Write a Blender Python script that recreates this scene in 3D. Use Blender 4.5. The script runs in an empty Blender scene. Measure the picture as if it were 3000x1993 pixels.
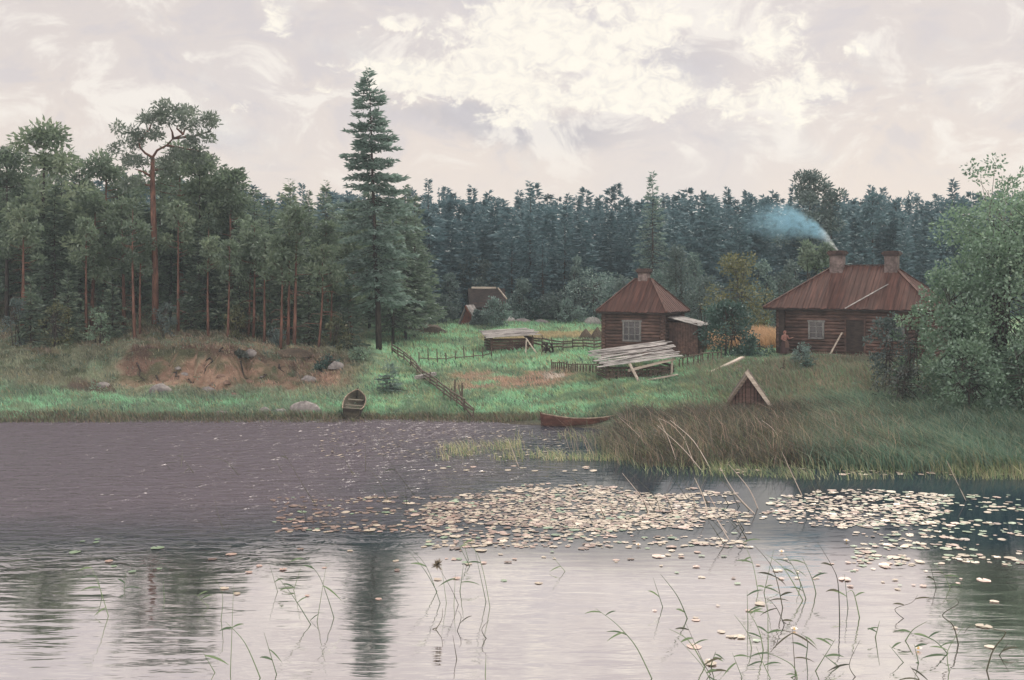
import bpy, math, random
import numpy as np
from mathutils import Vector, Matrix, Euler
R = math.radians
rng = np.random.default_rng(7)
random.seed(7)
sc = bpy.context.scene
COL = sc.collection
F, CX, HY, HC = 3217.0, 1500.0, 800.0, 8.5      # focal length / horizon measured in the photograph, eye height
W = bpy.data.worlds.new("World"); sc.world = W; W.use_nodes = True

# ------------------------------------------------------------------ measuring
def at(px, Y, z): return Vector(((px-CX)/F*Y, Y, z))
def onwater(px, py): return at(px, HC*F/(py-HY), 0.0)
def zof(py, Y): return HC-(py-HY)*Y/F

# ------------------------------------------------------------------ numpy noise
_T = np.random.default_rng(3).random((256, 256))
def vnoise(x, y):
    xi = np.floor(x).astype(int); yi = np.floor(y).astype(int); fx = x-xi; fy = y-yi
    fx = fx*fx*(3-2*fx); fy = fy*fy*(3-2*fy)
    a = _T[xi & 255, yi & 255]; b = _T[(xi+1) & 255, yi & 255]; c = _T[xi & 255, (yi+1) & 255]; d = _T[(xi+1) & 255, (yi+1) & 255]
    return (a*(1-fx)+b*fx)*(1-fy)+(c*(1-fx)+d*fx)*fy
def fbm(x, y, o=4):
    s = 0; a = .5; t = 0
    for i in range(o):
        s = s+a*vnoise(x*2**i+17*i, y*2**i+31*i); t += a; a *= .5
    return s/t
def sstep(a, b, x):
    t = np.clip((x-a)/(b-a), 0, 1); return t*t*(3-2*t)

# ------------------------------------------------------------------ terrain heights: profiles (Y, z) along lines of sight u
PROF = {
 -900: [(40,-1.5),(60,-.2),(62,.25),(70,1.3),(80,3),(95,5),(120,7),(160,9),(300,11),(900,14)],
 0:    [(40,-1.5),(62.3,-.12),(63.3,.22),(70,1.0),(78,2.5),(90,4),(110,5.6),(150,7.5),(300,10),(900,14)],
 300:  [(40,-1.5),(62.6,-.12),(63.6,.2),(72,.9),(76,1.6),(80,2.9),(90,4),(110,5.6),(150,7),(300,9),(900,14)],
 420:  [(40,-1.5),(63,-.12),(64,.18),(71,.6),(75,1.1),(77.6,2.75),(80,3.2),(90,4.1),(110,5.6),(150,6.8),(300,9),(900,14)],
 650:  [(40,-1.5),(63,-.12),(64,.18),(70,.5),(74.5,1.0),(77.3,2.7),(79,3.2),(90,4.0),(110,5.2),(150,6.4),(300,8.5),(900,14)],
 850:  [(40,-1.5),(63.2,-.12),(64.2,.18),(70,.45),(75,1.0),(79,2.1),(83,2.9),(92,3.5),(110,4.3),(150,5),(300,8),(900,14)],
 1050: [(40,-1.5),(63.4,-.12),(64.4,.16),(68,.35),(73,.85),(80,2.0),(86,2.6),(92,2.8),(110,2.9),(150,3.4),(300,8),(900,14)],
 1180: [(40,-1.5),(63.3,-.12),(64.3,.15),(69,.4),(75,.85),(82,1.6),(88,2.0),(97,2.0),(110,2.3),(124,2.85),(135,3.1),(150,3.3),(300,8),(900,14)],
 1300: [(40,-1.5),(63,-.12),(64,.14),(70,.4),(76,.75),(84,1.3),(95,1.85),(110,2.25),(124,2.85),(135,3.1),(150,3.3),(300,8),(900,14)],
 1600: [(40,-1.5),(60.5,-.12),(62,.1),(68,.4),(76,1.0),(84,1.5),(95,2.0),(110,2.3),(124,2.85),(135,3.1),(150,3.3),(300,8),(900,14)],
 1720: [(40,-1.2),(58.6,-.25),(60.6,.06),(63.5,.3),(68,.7),(76,1.35),(84,2.0),(95,2.3),(110,2.4),(124,2.85),(135,3.1),(150,3.3),(300,8),(900,14)],
 1840: [(40,-1),(51.5,-.2),(53.5,.1),(59,.3),(64,.7),(70,1.4),(78,2.0),(84,2.4),(95,2.5),(130,2.6),(150,2.8),(300,8),(900,14)],
 1900: [(40,-.9),(49.5,-.15),(51.5,.1),(58,.22),(63,.55),(70,1.5),(78,2.1),(84,2.5),(95,2.6),(130,2.6),(150,2.8),(300,8),(900,14)],
 2200: [(40,-.9),(48.8,-.15),(50.5,.1),(58,.3),(63,.7),(70,1.8),(76,2.4),(84,2.7),(110,2.8),(150,3),(300,8),(900,14)],
 2500: [(40,-.9),(47,-.15),(48.5,.1),(56,.35),(63,.95),(70,1.95),(76,2.55),(82,2.8),(110,3),(150,3.2),(300,8),(900,14)],
 2900: [(40,-.7),(45.8,-.15),(47.2,.15),(54,.7),(62,1.4),(70,2.1),(80,2.8),(110,3.2),(150,3.4),(300,8),(900,14)],
 3900: [(40,-.5),(43.5,-.15),(45,.2),(54,.9),(62,1.6),(70,2.3),(80,3),(110,3.4),(150,3.6),(300,8),(900,14)],
}
PU = np.array(sorted(PROF)); PT = [np.array(PROF[u]) for u in PU]
def bankY(u, Y):                                                         # the bank's edge wanders in and out
    w = (1-sstep(980, 1120, u))*sstep(67, 72, Y)*(1-sstep(84, 92, Y)); return Y+w*((fbm(u*.011, u*.003+4, 4)-.5)*6+(fbm(u*.05, Y*.3, 2)-.5)*1.6)
def ground(X, Y):
    X = np.atleast_1d(np.asarray(X, float)); Y = np.atleast_1d(np.asarray(Y, float))
    u0_ = CX+F*X/np.maximum(Y, 1); Yo = Y; Y = bankY(u0_, Y); u = np.clip(u0_, PU[0], PU[-1])
    Z = np.stack([np.interp(Y, p[:, 0], p[:, 1]) for p in PT])
    lf_ = (1-sstep(980, 1100, u0_))*sstep(69, 73, Y)*(1-sstep(83, 88, Y))
    i = np.clip(np.searchsorted(PU, u, side='right')-1, 0, len(PU)-2)
    t = (u-PU[i])/(PU[i+1]-PU[i]); t = t*t*(3-2*t)
    k = np.arange(len(u)); z = Z[i, k]*(1-t)+Z[i+1, k]*t
    amp = sstep(.05, 1.2, z); rg = 1-np.abs(fbm(X*.7+11, Yo*.5, 3)*2-1); z = z+lf_*(rg-.75)*.55+lf_*(fbm(X*2.1, Yo*2.1, 2)-.5)*.3; Y = Yo
    return z+amp*((fbm(X*.22, Y*.22, 3)-.5)*.5+(fbm(X*.9+5, Y*.9, 2)-.5)*.16)
def gz(X, Y): return float(ground(X, Y)[0])
def onground(px, Y):
    X = (px-CX)/F*Y; return Vector((X, Y, gz(X, Y)))

# ------------------------------------------------------------------ objects
def tag(o, label=None, cat=None, group=None, kind=None):
    if label: o['label'] = label
    if cat: o['category'] = cat
    if group: o['group'] = group
    if kind: o['kind'] = kind
    return o
def thing(name, label, cat, loc=(0, 0, 0), rz=0, group=None):
    o = bpy.data.objects.new(name, None); COL.objects.link(o); o.location = loc; o.rotation_euler = (0, 0, rz); o.empty_display_size = .2
    return tag(o, label, cat, group)
def link(name, me, parent=None, loc=None):
    o = bpy.data.objects.new(name, me); COL.objects.link(o)
    if parent is not None: o.parent = parent
    if loc is not None: o.location = loc
    return o
def copy_tree(o, parent=None):
    c = o.copy(); COL.objects.link(c)
    if parent is not None: c.parent = parent
    for ch in list(o.children): copy_tree(ch, c)
    return c
def arrmesh(name, V, faces, mat, tint=None, smooth=False, colr=None):
    """faces: list of int arrays (m,k)"""
    me = bpy.data.meshes.new(name); V = np.asarray(V, np.float32).reshape(-1, 3)
    me.vertices.add(len(V)); me.vertices.foreach_set('co', V.ravel())
    li = np.concatenate([f.ravel() for f in faces]).astype(np.int32)
    tot = np.concatenate([np.full(len(f), f.shape[1]) for f in faces]); st = np.concatenate([[0], np.cumsum(tot)[:-1]]).astype(np.int32)
    me.loops.add(len(li)); me.loops.foreach_set('vertex_index', li)
    me.polygons.add(len(tot)); me.polygons.foreach_set('loop_start', st)
    if smooth: me.polygons.foreach_set('use_smooth', np.ones(len(tot), bool))
    me.update(calc_edges=True)
    if tint is not None:
        a = me.attributes.new('tint', 'FLOAT', 'FACE'); a.data.foreach_set('value', np.asarray(tint, np.float32))
    if colr is not None:
        dom = 'POINT' if len(colr) == len(V) and len(colr) != len(tot) else 'FACE'
        a = me.attributes.new('ground', 'FLOAT_COLOR', dom)
        a.data.foreach_set('color', np.concatenate([colr, np.ones((len(colr), 1))], 1).astype(np.float32).ravel())
    for m in (mat if isinstance(mat, (list, tuple)) else [mat]): me.materials.append(m)
    return me
def quadmesh(name, Q, mat, tint=None, colr=None):
    n = len(Q); return arrmesh(name, Q.reshape(-1, 3), [np.arange(n*4).reshape(n, 4)], mat, tint, colr=colr)

class B:
    """collects shapes into one mesh"""
    def __init__(s): s.v = []; s.f = []; s.m = []
    def add(s, vs, fs, mi=0):
        o = len(s.v); s.v += [tuple(v) for v in vs]; s.f += [tuple(i+o for i in f) for f in fs]; s.m += [mi]*len(fs); return s
    def box(s, c, d, rot=None, mi=0):
        h = Vector(d)/2; M = rot.to_matrix() if isinstance(rot, Euler) else (rot or Matrix.Identity(3)); c = Vector(c)
        vs = [c+M@Vector((x*h.x, y*h.y, z*h.z)) for x in (-1, 1) for y in (-1, 1) for z in (-1, 1)]
        return s.add(vs, [(0, 1, 3, 2), (4, 6, 7, 5), (0, 4, 5, 1), (2, 3, 7, 6), (0, 2, 6, 4), (1, 5, 7, 3)], mi)
    def beam(s, p, q, w, h, mi=0, up=Vector((0, 0, 1))):
        p = Vector(p); q = Vector(q); d = (q-p); L = d.length; d.normalize()
        if abs(d.dot(up)) > .98: up = Vector((0, 1, 0))
        y = up.cross(d).normalized(); z = d.cross(y)
        return s.box((p+q)/2, (L, w, h), Matrix((d, y, z)).transposed(), mi)
    def tube(s, pts, rad, n=8, cap=True, mi=0):
        pts = [Vector(p) for p in pts]
        rad = [rad]*len(pts) if isinstance(rad, (int, float)) else rad
        o = len(s.v); a0 = Vector((.31, .17, .93)) if abs((pts[-1]-pts[0]).normalized().z) < .8 else Vector((.95, .2, .1))
        for i, p in enumerate(pts):
            d = (pts[min(i+1, len(pts)-1)]-pts[max(i-1, 0)]).normalized(); x = (a0-d*a0.dot(d)).normalized(); y = d.cross(x)
            for k in range(n):
                t = 2*math.pi*k/n; s.v.append(tuple(p+(x*math.cos(t)+y*math.sin(t))*rad[i]))
        for i in range(len(pts)-1):
            for k in range(n):
                a = o+i*n+k; b = o+i*n+(k+1) % n; s.f.append((a, b, b+n, a+n)); s.m.append(mi)
        if cap:
            s.f.append(tuple(o+k for k in range(n))[::-1]); e = o+(len(pts)-1)*n; s.f.append(tuple(e+k for k in range(n))); s.m += [mi, mi]
        return s
    def prism(s, poly, axis, h, mi=0):
        n = len(poly); a = Vector(axis)*h; vs = [Vector(p) for p in poly]; vs += [v+a for v in vs]
        return s.add(vs, [tuple(range(n))[::-1], tuple(range(n, 2*n))]+[(i, (i+1) % n, (i+1) % n+n, i+n) for i in range(n)], mi)
    def mesh(s, name, mats, smooth=False):
        me = bpy.data.meshes.new(name); me.from_pydata(s.v, [], s.f)
        for m in (mats if isinstance(mats, (list, tuple)) else [mats]): me.materials.append(m)
        if any(s.m): me.polygons.foreach_set('material_index', s.m)
        if smooth: me.polygons.foreach_set('use_smooth', [True]*len(s.f))
        me.update(); return me
    def obj(s, name, mats, parent=None, loc=None, smooth=False): return link(name, s.mesh(name, mats, smooth), parent, loc)

# ------------------------------------------------------------------ materials
class NT:
    def __init__(s, tree): s.t = tree; s.n = tree.nodes; s.n.clear()
    def node(s, typ, **kw):
        x = s.n.new(typ)
        for k, v in kw.items(): setattr(x, k, v)
        return x
    def put(s, sock, v):
        if isinstance(v, bpy.types.NodeSocket): s.t.links.new(v, sock)
        elif v is not None: sock.default_value = v
    def m(s, op, a, b=None, c=None, clamp=False):
        x = s.node('ShaderNodeMath', operation=op, use_clamp=clamp); s.put(x.inputs[0], a)
        if b is not None: s.put(x.inputs[1], b)
        if c is not None: s.put(x.inputs[2], c)
        return x.outputs[0]
    def mix(s, f, a, b, blend='MIX'):
        x = s.node('ShaderNodeMix', data_type='RGBA', blend_type=blend); s.put(x.inputs[0], f)
        for i, v in ((6, a), (7, b)): s.put(x.inputs[i], (*v, 1) if isinstance(v, (tuple, list)) and len(v) == 3 else v)
        return x.outputs[2]
    def rng(s, v, a, b, c=0., d=1., smooth=True):
        x = s.node('ShaderNodeMapRange', interpolation_type='SMOOTHSTEP' if smooth else 'LINEAR'); s.put(x.inputs[0], v)
        for i, q in zip((1, 2, 3, 4), (a, b, c, d)): s.put(x.inputs[i], q)
        return x.outputs[0]
    def noise(s, vec, scale, detail=4, rough=.55, dist=0.):
        x = s.node('ShaderNodeTexNoise'); s.put(x.inputs['Vector'], vec); x.inputs['Scale'].default_value = scale
        x.inputs['Detail'].default_value = detail; x.inputs['Roughness'].default_value = rough; x.inputs['Distortion'].default_value = dist
        return x.outputs['Fac']
    def map(s, vec, scale=(1, 1, 1), rot=(0, 0, 0), loc=(0, 0, 0)):
        x = s.node('ShaderNodeMapping'); s.put(x.inputs[0], vec); x.inputs[1].default_value = loc; x.inputs[2].default_value = rot; x.inputs[3].default_value = scale
        return x.outputs[0]
    def coord(s, k='Object'): return s.node('ShaderNodeTexCoord').outputs[k]
    def bump(s, h, st, dist=.05):
        x = s.node('ShaderNodeBump'); s.put(x.inputs['Height'], h); s.put(x.inputs['Strength'], st); x.inputs['Distance'].default_value = dist
        return x.outputs[0]
def newmat(name):
    m = bpy.data.materials.new(name); m.use_nodes = True; t = NT(m.node_tree); o = t.node('ShaderNodeOutputMaterial'); return m, t, o
def principled(t, o, color, rough=.8, spec=.3, normal=None, **kw):
    p = t.node('ShaderNodeBsdfPrincipled'); t.put(p.inputs['Base Color'], (*color, 1) if isinstance(color, tuple) and len(color) == 3 else color)
    t.put(p.inputs['Roughness'], rough); t.put(p.inputs['Specular IOR Level'], spec)
    if normal is not None: t.put(p.inputs['Normal'], normal)
    for k, v in kw.items(): t.put(p.inputs[k], v)
    t.put(o.inputs[0], p.outputs[0]); return p
def grainmat(name, dark, lite, scale=(1, 1, 1), freq=3, rough=.85, bump=.4, contrast=(.32, .68), spot=None):
    m, t, o = newmat(name); v = t.map(t.coord(), scale)
    n = t.noise(v, freq, 6, .65); n2 = t.noise(t.coord(), .7, 3)
    c = t.mix(t.rng(n, *contrast), dark, lite)
    c = t.mix(t.rng(n2, .35, .7, 0, .6), c, spot or tuple(x*.6 for x in dark))
    principled(t, o, c, rough, .25, t.bump(n, bump, .04)); return m
def foliage(name, c1, c2, c3, tr=.3, sheen=.0):
    m, t, o = newmat(name); a = t.node('ShaderNodeAttribute', attribute_name='tint').outputs['Fac']
    oi = t.node('ShaderNodeObjectInfo').outputs['Random']
    n = t.noise(t.coord(), .55, 3)
    f = t.m('ADD', t.m('MULTIPLY', a, .55), t.m('ADD', t.m('MULTIPLY', n, .5), t.m('MULTIPLY', t.m('SUBTRACT', oi, .35), .34)))
    c = t.mix(t.rng(f, .2, .62), c1, c2); c = t.mix(t.rng(f, .6, 1.0), c, c3)
    d = t.node('ShaderNodeBsdfDiffuse'); t.put(d.inputs[0], c); tl = t.node('ShaderNodeBsdfTranslucent'); t.put(tl.inputs[0], t.mix(.5, c, c2))
    mx = t.node('ShaderNodeMixShader'); mx.inputs[0].default_value = tr; t.put(mx.inputs[1], d.outputs[0]); t.put(mx.inputs[2], tl.outputs[0])
    g = t.node('ShaderNodeBsdfGlossy'); g.inputs['Roughness'].default_value = .5; g.inputs[0].default_value = (.8, .9, .9, 1)
    m2 = t.node('ShaderNodeMixShader'); m2.inputs[0].default_value = .05+sheen; t.put(m2.inputs[1], mx.outputs[0]); t.put(m2.inputs[2], g.outputs[0])
    t.put(o.inputs[0], m2.outputs[0]); return m
M = {}
M['spruce'] = foliage('spruce_needles', (.05, .076, .05), (.118, .168, .115), (.26, .315, .21), .48)
M['hero'] = foliage('tall_spruce_needles', (.065, .105, .08), (.135, .20, .165), (.25, .335, .29), .5)
M['pine'] = foliage('pine_needles', (.06, .086, .055), (.132, .182, .116), (.25, .30, .185), .48)
M['heropine'] = foliage('forked_pine_needles', (.08, .105, .08), (.15, .185, .14), (.27, .30, .2), .5)
M['far'] = foliage('hazed_far_needles', (.050, .098, .112), (.09, .158, .178), (.155, .235, .24), .34)  # distance haze put into the needle colour as a paler blue
M['alder'] = foliage('alder_leaves', (.052, .098, .058), (.135, .22, .135), (.29, .395, .245), .42, .03)
M['willow'] = foliage('willow_leaves', (.05, .085, .072), (.11, .17, .145), (.2, .28, .24), .3, .03)
M['darkbush'] = foliage('dark_bush_leaves', (.012, .035, .026), (.03, .075, .055), (.08, .15, .11), .25, .02)
M['olive'] = foliage('olive_leaves', (.05, .062, .028), (.12, .125, .05), (.22, .19, .07), .3)
M['greybush'] = foliage('grey_leaves', (.04, .06, .055), (.085, .12, .108), (.15, .19, .17), .3)
M['twig'] = foliage('twiggy_leaves', (.03, .035, .028), (.06, .07, .055), (.11, .11, .085), .25)
M['reed'] = foliage('reed_leaves', (.04, .075, .045), (.09, .15, .085), (.2, .25, .12), .3, .03)
M['reedbrown'] = foliage('dry_reed', (.05, .042, .03), (.13, .10, .06), (.32, .25, .17), .25)
M['barkred'] = grainmat('pine_bark', (.06, .032, .024), (.2, .10, .07), (1, 1, .25), 5)
M['bark'] = grainmat('bark', (.022, .019, .017), (.075, .06, .05), (1, 1, .2), 6)
M['barkpale'] = grainmat('pale_bark', (.08, .075, .06), (.2, .18, .14), (1, 1, .3), 5)
M['log'] = grainmat('tarred_logs', (.055, .033, .027), (.165, .10, .08), (.25, 1, 1), 4, spot=(.03, .02, .018))
M['logside'] = grainmat('tarred_log_side', (.05, .03, .025), (.15, .09, .07), (1, .25, 1), 4, spot=(.03, .02, .018))
M['roof'] = grainmat('red_plank_roof', (.036, .019, .016), (.125, .061, .046), (7, .35, .35), 1.2, spot=(.05, .024, .018), contrast=(.3, .7))
M['roofside'] = grainmat('red_plank_roof_end', (.055, .028, .023), (.14, .072, .058), (.35, 7, .35), 1.2, spot=(.07, .035, .03), contrast=(.3, .7))
M['grey'] = grainmat('weathered_planks', (.16, .15, .145), (.52, .49, .46), (.5, 6, 6), 2.0, bump=.5)
M['greyy'] = grainmat('weathered_planks_b', (.14, .13, .125), (.46, .43, .40), (6, .5, 6), 2.0, bump=.5)
M['paleplank'] = grainmat('pale_plank', (.32, .27, .22), (.62, .54, .45), (.5, 5, 5), 2.5)
M['rail'] = grainmat('fence_wood', (.055, .042, .033), (.17, .135, .105), (.6, 3, 3), 3)
M['darkwood'] = grainmat('dark_wood', (.02, .015, .013), (.06, .043, .036), (1, 1, 3), 3)
M['brick'] = grainmat('chimney_stone', (.09, .068, .062), (.24, .19, .175), (1, 1, 1), 3.5)
M['soot'] = grainmat('sooty_cap', (.035, .024, .022), (.10, .065, .055), (1, 1, 1), 4)
M['frame'] = grainmat('window_frame_paint', (.11, .11, .105), (.22, .215, .205), (1, 1, 1), 6, bump=.1)
M['stone'] = grainmat('boulder_stone', (.12, .11, .105), (.34, .31, .29), (1, 1, 1), 2.2, bump=.6)
M['clod'] = grainmat('earth_clods', (.10, .065, .048), (.3, .2, .15), (1, 1, 1), 3)
M['hay'] = grainmat('dark_hay', (.045, .036, .026), (.16, .12, .085), (6, 6, .8), 2)
M['haypale'] = grainmat('bleached_hay', (.25, .24, .22), (.5, .48, .45), (3, 3, 1), 2)
M['boatdark'] = grainmat('tarred_boat', (.02, .017, .014), (.07, .058, .045), (1, .3, 1), 4)
M['boatin'] = grainmat('boat_inside', (.05, .044, .032), (.14, .125, .09), (1, .3, 1), 4)
M['boatbrown'] = grainmat('brown_boat', (.06, .026, .02), (.16, .075, .055), (.3, 1, 1), 4)
M['boatbrownin'] = grainmat('brown_boat_inside', (.12, .085, .075), (.26, .19, .17), (.3, 1, 1), 4)
M['gunwale'] = grainmat('worn_gunwale', (.15, .11, .08), (.36, .28, .21), (1, 1, 1), 4)
M['redwall'] = grainmat('faded_red_boards', (.09, .04, .032), (.24, .085, .055), (6, 1, 1), 2)
m_, t_, o_ = newmat('window_glass'); principled(t_, o_, (.012, .014, .018), .12, .6); M['glass'] = m_
def plainmat(name, a, b, rough=.85, sc=8):
    m, t, o = newmat(name); principled(t, o, t.mix(t.noise(t.coord(), sc, 4), a, b), rough, .2); return m
M['skin'] = plainmat('skin', (.28, .17, .13), (.36, .22, .17))
M['salmon'] = plainmat('salmon_cloth', (.19, .095, .075), (.26, .13, .105))
M['skirt'] = plainmat('dark_skirt_cloth', (.035, .022, .024), (.08, .05, .045))
M['apron'] = plainmat('brown_apron_cloth', (.09, .055, .045), (.14, .085, .068))
M['petal'] = plainmat('lily_petal', (.8, .76, .72), (.86, .8, .76), .5)
M['yolk'] = plainmat('lily_centre', (.7, .45, .08), (.8, .55, .12), .6)
def padmat(name, a, b, rough=.38):
    m, t, o = newmat(name); v = t.coord(); n = t.noise(v, 6, 3); r = t.node('ShaderNodeObjectInfo').outputs['Random']
    c = t.mix(t.rng(t.m('ADD', t.m('MULTIPLY', n, .5), t.m('MULTIPLY', r, .6)), .25, .9), a, b)
    principled(t, o, c, rough, .9, t.bump(n, .25, .02), **{'Coat Weight': .5, 'Coat Roughness': .3}); return m
PADM = {'pale cream': padmat('pad_cream', (.34, .27, .19), (.56, .46, .35)), 'pinkish': padmat('pad_pink', (.36, .23, .18), (.52, .36, .29)),
        'green': padmat('pad_green', (.11, .19, .10), (.26, .33, .2)), 'russet brown': padmat('pad_russet', (.10, .05, .034), (.24, .125, .08))}

# ground: colour zones are ground cover (grass, sand, straw stubble, heath) plus a painted turf shade, worked out per vertex
def gcol(X, Y):
    u = CX+F*X/Y; n = fbm(X*.35, Y*.35, 4); n2 = fbm(X*1.7+9, Y*1.7, 3); z = ground(X, Y); Y = bankY(u, Y); u = u+(n-.5)*160*(u < 1000)
    def L(a, b, f): return a*(1-f[:, None])+np.array(b)[None]*f[:, None]
    c = np.tile(np.array([.125, .205, .125]), (len(X), 1))
    c = L(c, (.195, .38, .225), sstep(.40, .6, n))                    # fresher grass
    c = L(c, (.24, .27, .14), sstep(.5, .72, n2)*.7)                 # yellowish tufts
    wood = (1-sstep(1040, 1110, u))*sstep(75, 80, Y)
    c = L(c, (.125, .12, .08), wood*.9)                            # needle litter and heath under the wood
    c = L(c, (.17, .19, .12), wood*sstep(.45, .65, n2)*.7)
    c = L(c, (.14, .08, .058), wood*sstep(.55, .7, n)*.6)
    left = (1-sstep(1000, 1120, u))
    c = L(c, (.11, .16, .11), left*(1-wood)*sstep(.35, .6, n2)*.7)
    c = L(c, (.2, .165, .115), left*(1-wood)*sstep(69, 73, Y)*.6)
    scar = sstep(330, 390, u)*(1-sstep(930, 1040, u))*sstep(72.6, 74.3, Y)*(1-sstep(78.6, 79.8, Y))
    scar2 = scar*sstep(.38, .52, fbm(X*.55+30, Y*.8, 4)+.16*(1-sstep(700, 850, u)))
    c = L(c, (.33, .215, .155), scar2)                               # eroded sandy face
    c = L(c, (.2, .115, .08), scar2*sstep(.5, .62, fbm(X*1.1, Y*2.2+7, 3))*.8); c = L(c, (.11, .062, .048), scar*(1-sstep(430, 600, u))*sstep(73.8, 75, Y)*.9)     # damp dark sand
    c = L(c, (.06, .034, .027), sstep(330, 390, u)*(1-sstep(900, 980, u))*sstep(76.9, 77.4, Y)*(1-sstep(78.6, 79.3, Y))*.9)  # dark strip painted as the shade under the turf brow
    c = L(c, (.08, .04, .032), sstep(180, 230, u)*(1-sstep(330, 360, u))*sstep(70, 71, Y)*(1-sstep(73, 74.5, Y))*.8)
    c = L(c, (.055, .07, .035), left*sstep(73, 75, Y)*sstep(.52, .62, fbm(X*.6+55, Y*.9, 4))*.75)
    c = L(c, (.2, .13, .095), sstep(780, 860, u)*(1-sstep(1000, 1060, u))*sstep(73, 75, Y)*(1-sstep(80, 83, Y))*sstep(.4, .6, n2)*.8)
    c = L(c, (.17, .11, .08), sstep(250, 500, u)*(1-sstep(900, 1000, u))*sstep(78.5, 80, Y)*(1-sstep(86, 90, Y))*sstep(.42, .6, n2)*.7)
    heath = sstep(1280, 1360, u)*(1-sstep(1640, 1760, u))*sstep(72, 74, Y)*(1-sstep(79, 82, Y))*sstep(.35, .55, fbm(X*.5+3, Y*.9, 3))
    c = L(c, (.34, .215, .165), heath*.85)
    straw = sstep(1400, 1470, u)*(1-sstep(1755, 1775, u))*sstep(102, 103.5, Y)*(1-sstep(109, 114, Y))
    c = L(c, (.34, .29, .17), straw*.9)
    straw2 = sstep(2020, 2060, u)*(1-sstep(2290, 2300, u))*sstep(83, 84.5, Y)*(1-sstep(97, 100, Y))
    c = L(c, (.42, .28, .16), straw2*.9)
    yard = sstep(2240, 2300, u)*(1-sstep(2600, 2700, u))*sstep(70.5, 73, Y)*(1-sstep(77, 79, Y))*sstep(.2, .5, n2)
    c = L(c, (.34, .26, .2), yard*.85)
    rb = sstep(2160, 2300, u)*(1-sstep(71, 74, Y)); c = L(c, (.16, .155, .10), rb*.8)
    c = L(c, (.06, .07, .045), sstep(1680, 1760, u)*(1-sstep(60, 65, Y))*.8)
    c = L(c, (.05, .04, .032), (1-sstep(.05, .3, z)))                # wet margin
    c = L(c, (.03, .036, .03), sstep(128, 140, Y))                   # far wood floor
    return c*(.8+.4*n2)[:, None]
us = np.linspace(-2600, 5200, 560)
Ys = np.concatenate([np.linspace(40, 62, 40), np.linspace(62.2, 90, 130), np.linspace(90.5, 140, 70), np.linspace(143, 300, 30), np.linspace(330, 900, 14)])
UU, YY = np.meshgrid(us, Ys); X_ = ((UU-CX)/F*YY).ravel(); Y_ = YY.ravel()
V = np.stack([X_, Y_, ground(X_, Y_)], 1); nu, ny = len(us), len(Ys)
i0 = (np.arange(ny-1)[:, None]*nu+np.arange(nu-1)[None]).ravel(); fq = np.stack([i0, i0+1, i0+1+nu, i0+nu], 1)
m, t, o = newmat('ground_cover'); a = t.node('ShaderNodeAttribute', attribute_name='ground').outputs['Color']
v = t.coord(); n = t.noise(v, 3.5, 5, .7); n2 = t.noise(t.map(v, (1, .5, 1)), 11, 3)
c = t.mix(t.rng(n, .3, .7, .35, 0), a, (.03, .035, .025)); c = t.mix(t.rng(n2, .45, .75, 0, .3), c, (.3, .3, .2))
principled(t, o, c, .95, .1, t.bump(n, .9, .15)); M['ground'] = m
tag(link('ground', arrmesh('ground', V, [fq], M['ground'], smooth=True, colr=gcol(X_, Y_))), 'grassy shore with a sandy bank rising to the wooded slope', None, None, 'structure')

# water
m, t, o = newmat('pond_water'); v = t.coord('Object'); sx = t.node('ShaderNodeSeparateXYZ'); t.put(sx.inputs[0], v); X, Y = sx.outputs[0], sx.outputs[1]
wob = t.m('MULTIPLY', t.m('SUBTRACT', t.noise(v, .09, 3), .5), 14.)
rY = t.m('MULTIPLY', t.rng(t.m('ADD', Y, wob), 30.5, 42), 1.)
rX = t.rng(t.m('ADD', t.m('SUBTRACT', X, t.m('MULTIPLY', t.m('SUBTRACT', Y, 40.), .12)), wob), 3.5, -9)
ruff = t.m('MULTIPLY', rY, rX)
w1 = t.noise(t.map(v, (.8, 1.7, 1), rot=(0, 0, .12)), 1.25, 3, .55, .5); w2 = t.noise(t.map(v, (.45, 1.9, 1)), 1.1, 3, .5, .3); w3 = t.noise(t.map(v, (.25, 1., 1)), .35, 2)
calm = t.rng(t.m('ADD', Y, wob), 31, 41, 1., .16)
h = t.m('ADD', t.m('MULTIPLY', t.m('SUBTRACT', w1, .5), t.m('MULTIPLY', ruff, .44)), t.m('MULTIPLY', calm, t.m('ADD', t.m('MULTIPLY', t.m('SUBTRACT', w2, .5), .016), t.m('MULTIPLY', t.m('SUBTRACT', w3, .5), .03))))
bm = t.node('ShaderNodeBump'); bm.inputs['Strength'].default_value = 1; bm.inputs['Distance'].default_value = 1.0; t.put(bm.inputs['Height'], h)
g = t.node('ShaderNodeBsdfGlossy'); g.inputs[0].default_value = (.97, .925, .92, 1); t.put(g.inputs['Roughness'], t.rng(ruff, 0, 1, .045, .17)); t.put(g.inputs['Normal'], bm.outputs[0])
d = t.node('ShaderNodeBsdfDiffuse'); t.put(d.inputs[0], t.mix(ruff, t.mix(t.rng(Y, 31, 35), (.06, .06, .062), (.012, .026, .036)), (.080, .068, .082)))
fr = t.node('ShaderNodeFresnel'); fr.inputs[0].default_value = 1.9; t.put(fr.inputs['Normal'], bm.outputs[0])
mx = t.node('ShaderNodeMixShader'); t.put(mx.inputs[0], t.m('ADD', t.m('MULTIPLY', fr.outputs[0], .55), t.m('MULTIPLY', t.rng(ruff, 0, 1, 1., .2), t.rng(t.m('ADD', Y, t.m('MULTIPLY', wob, .5)), 29.8, 36.5, .72, .06)), clamp=True)); t.put(mx.inputs[1], d.outputs[0]); t.put(mx.inputs[2], g.outputs[0])
t.put(o.inputs[0], mx.outputs[0]); M['water'] = m
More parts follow.
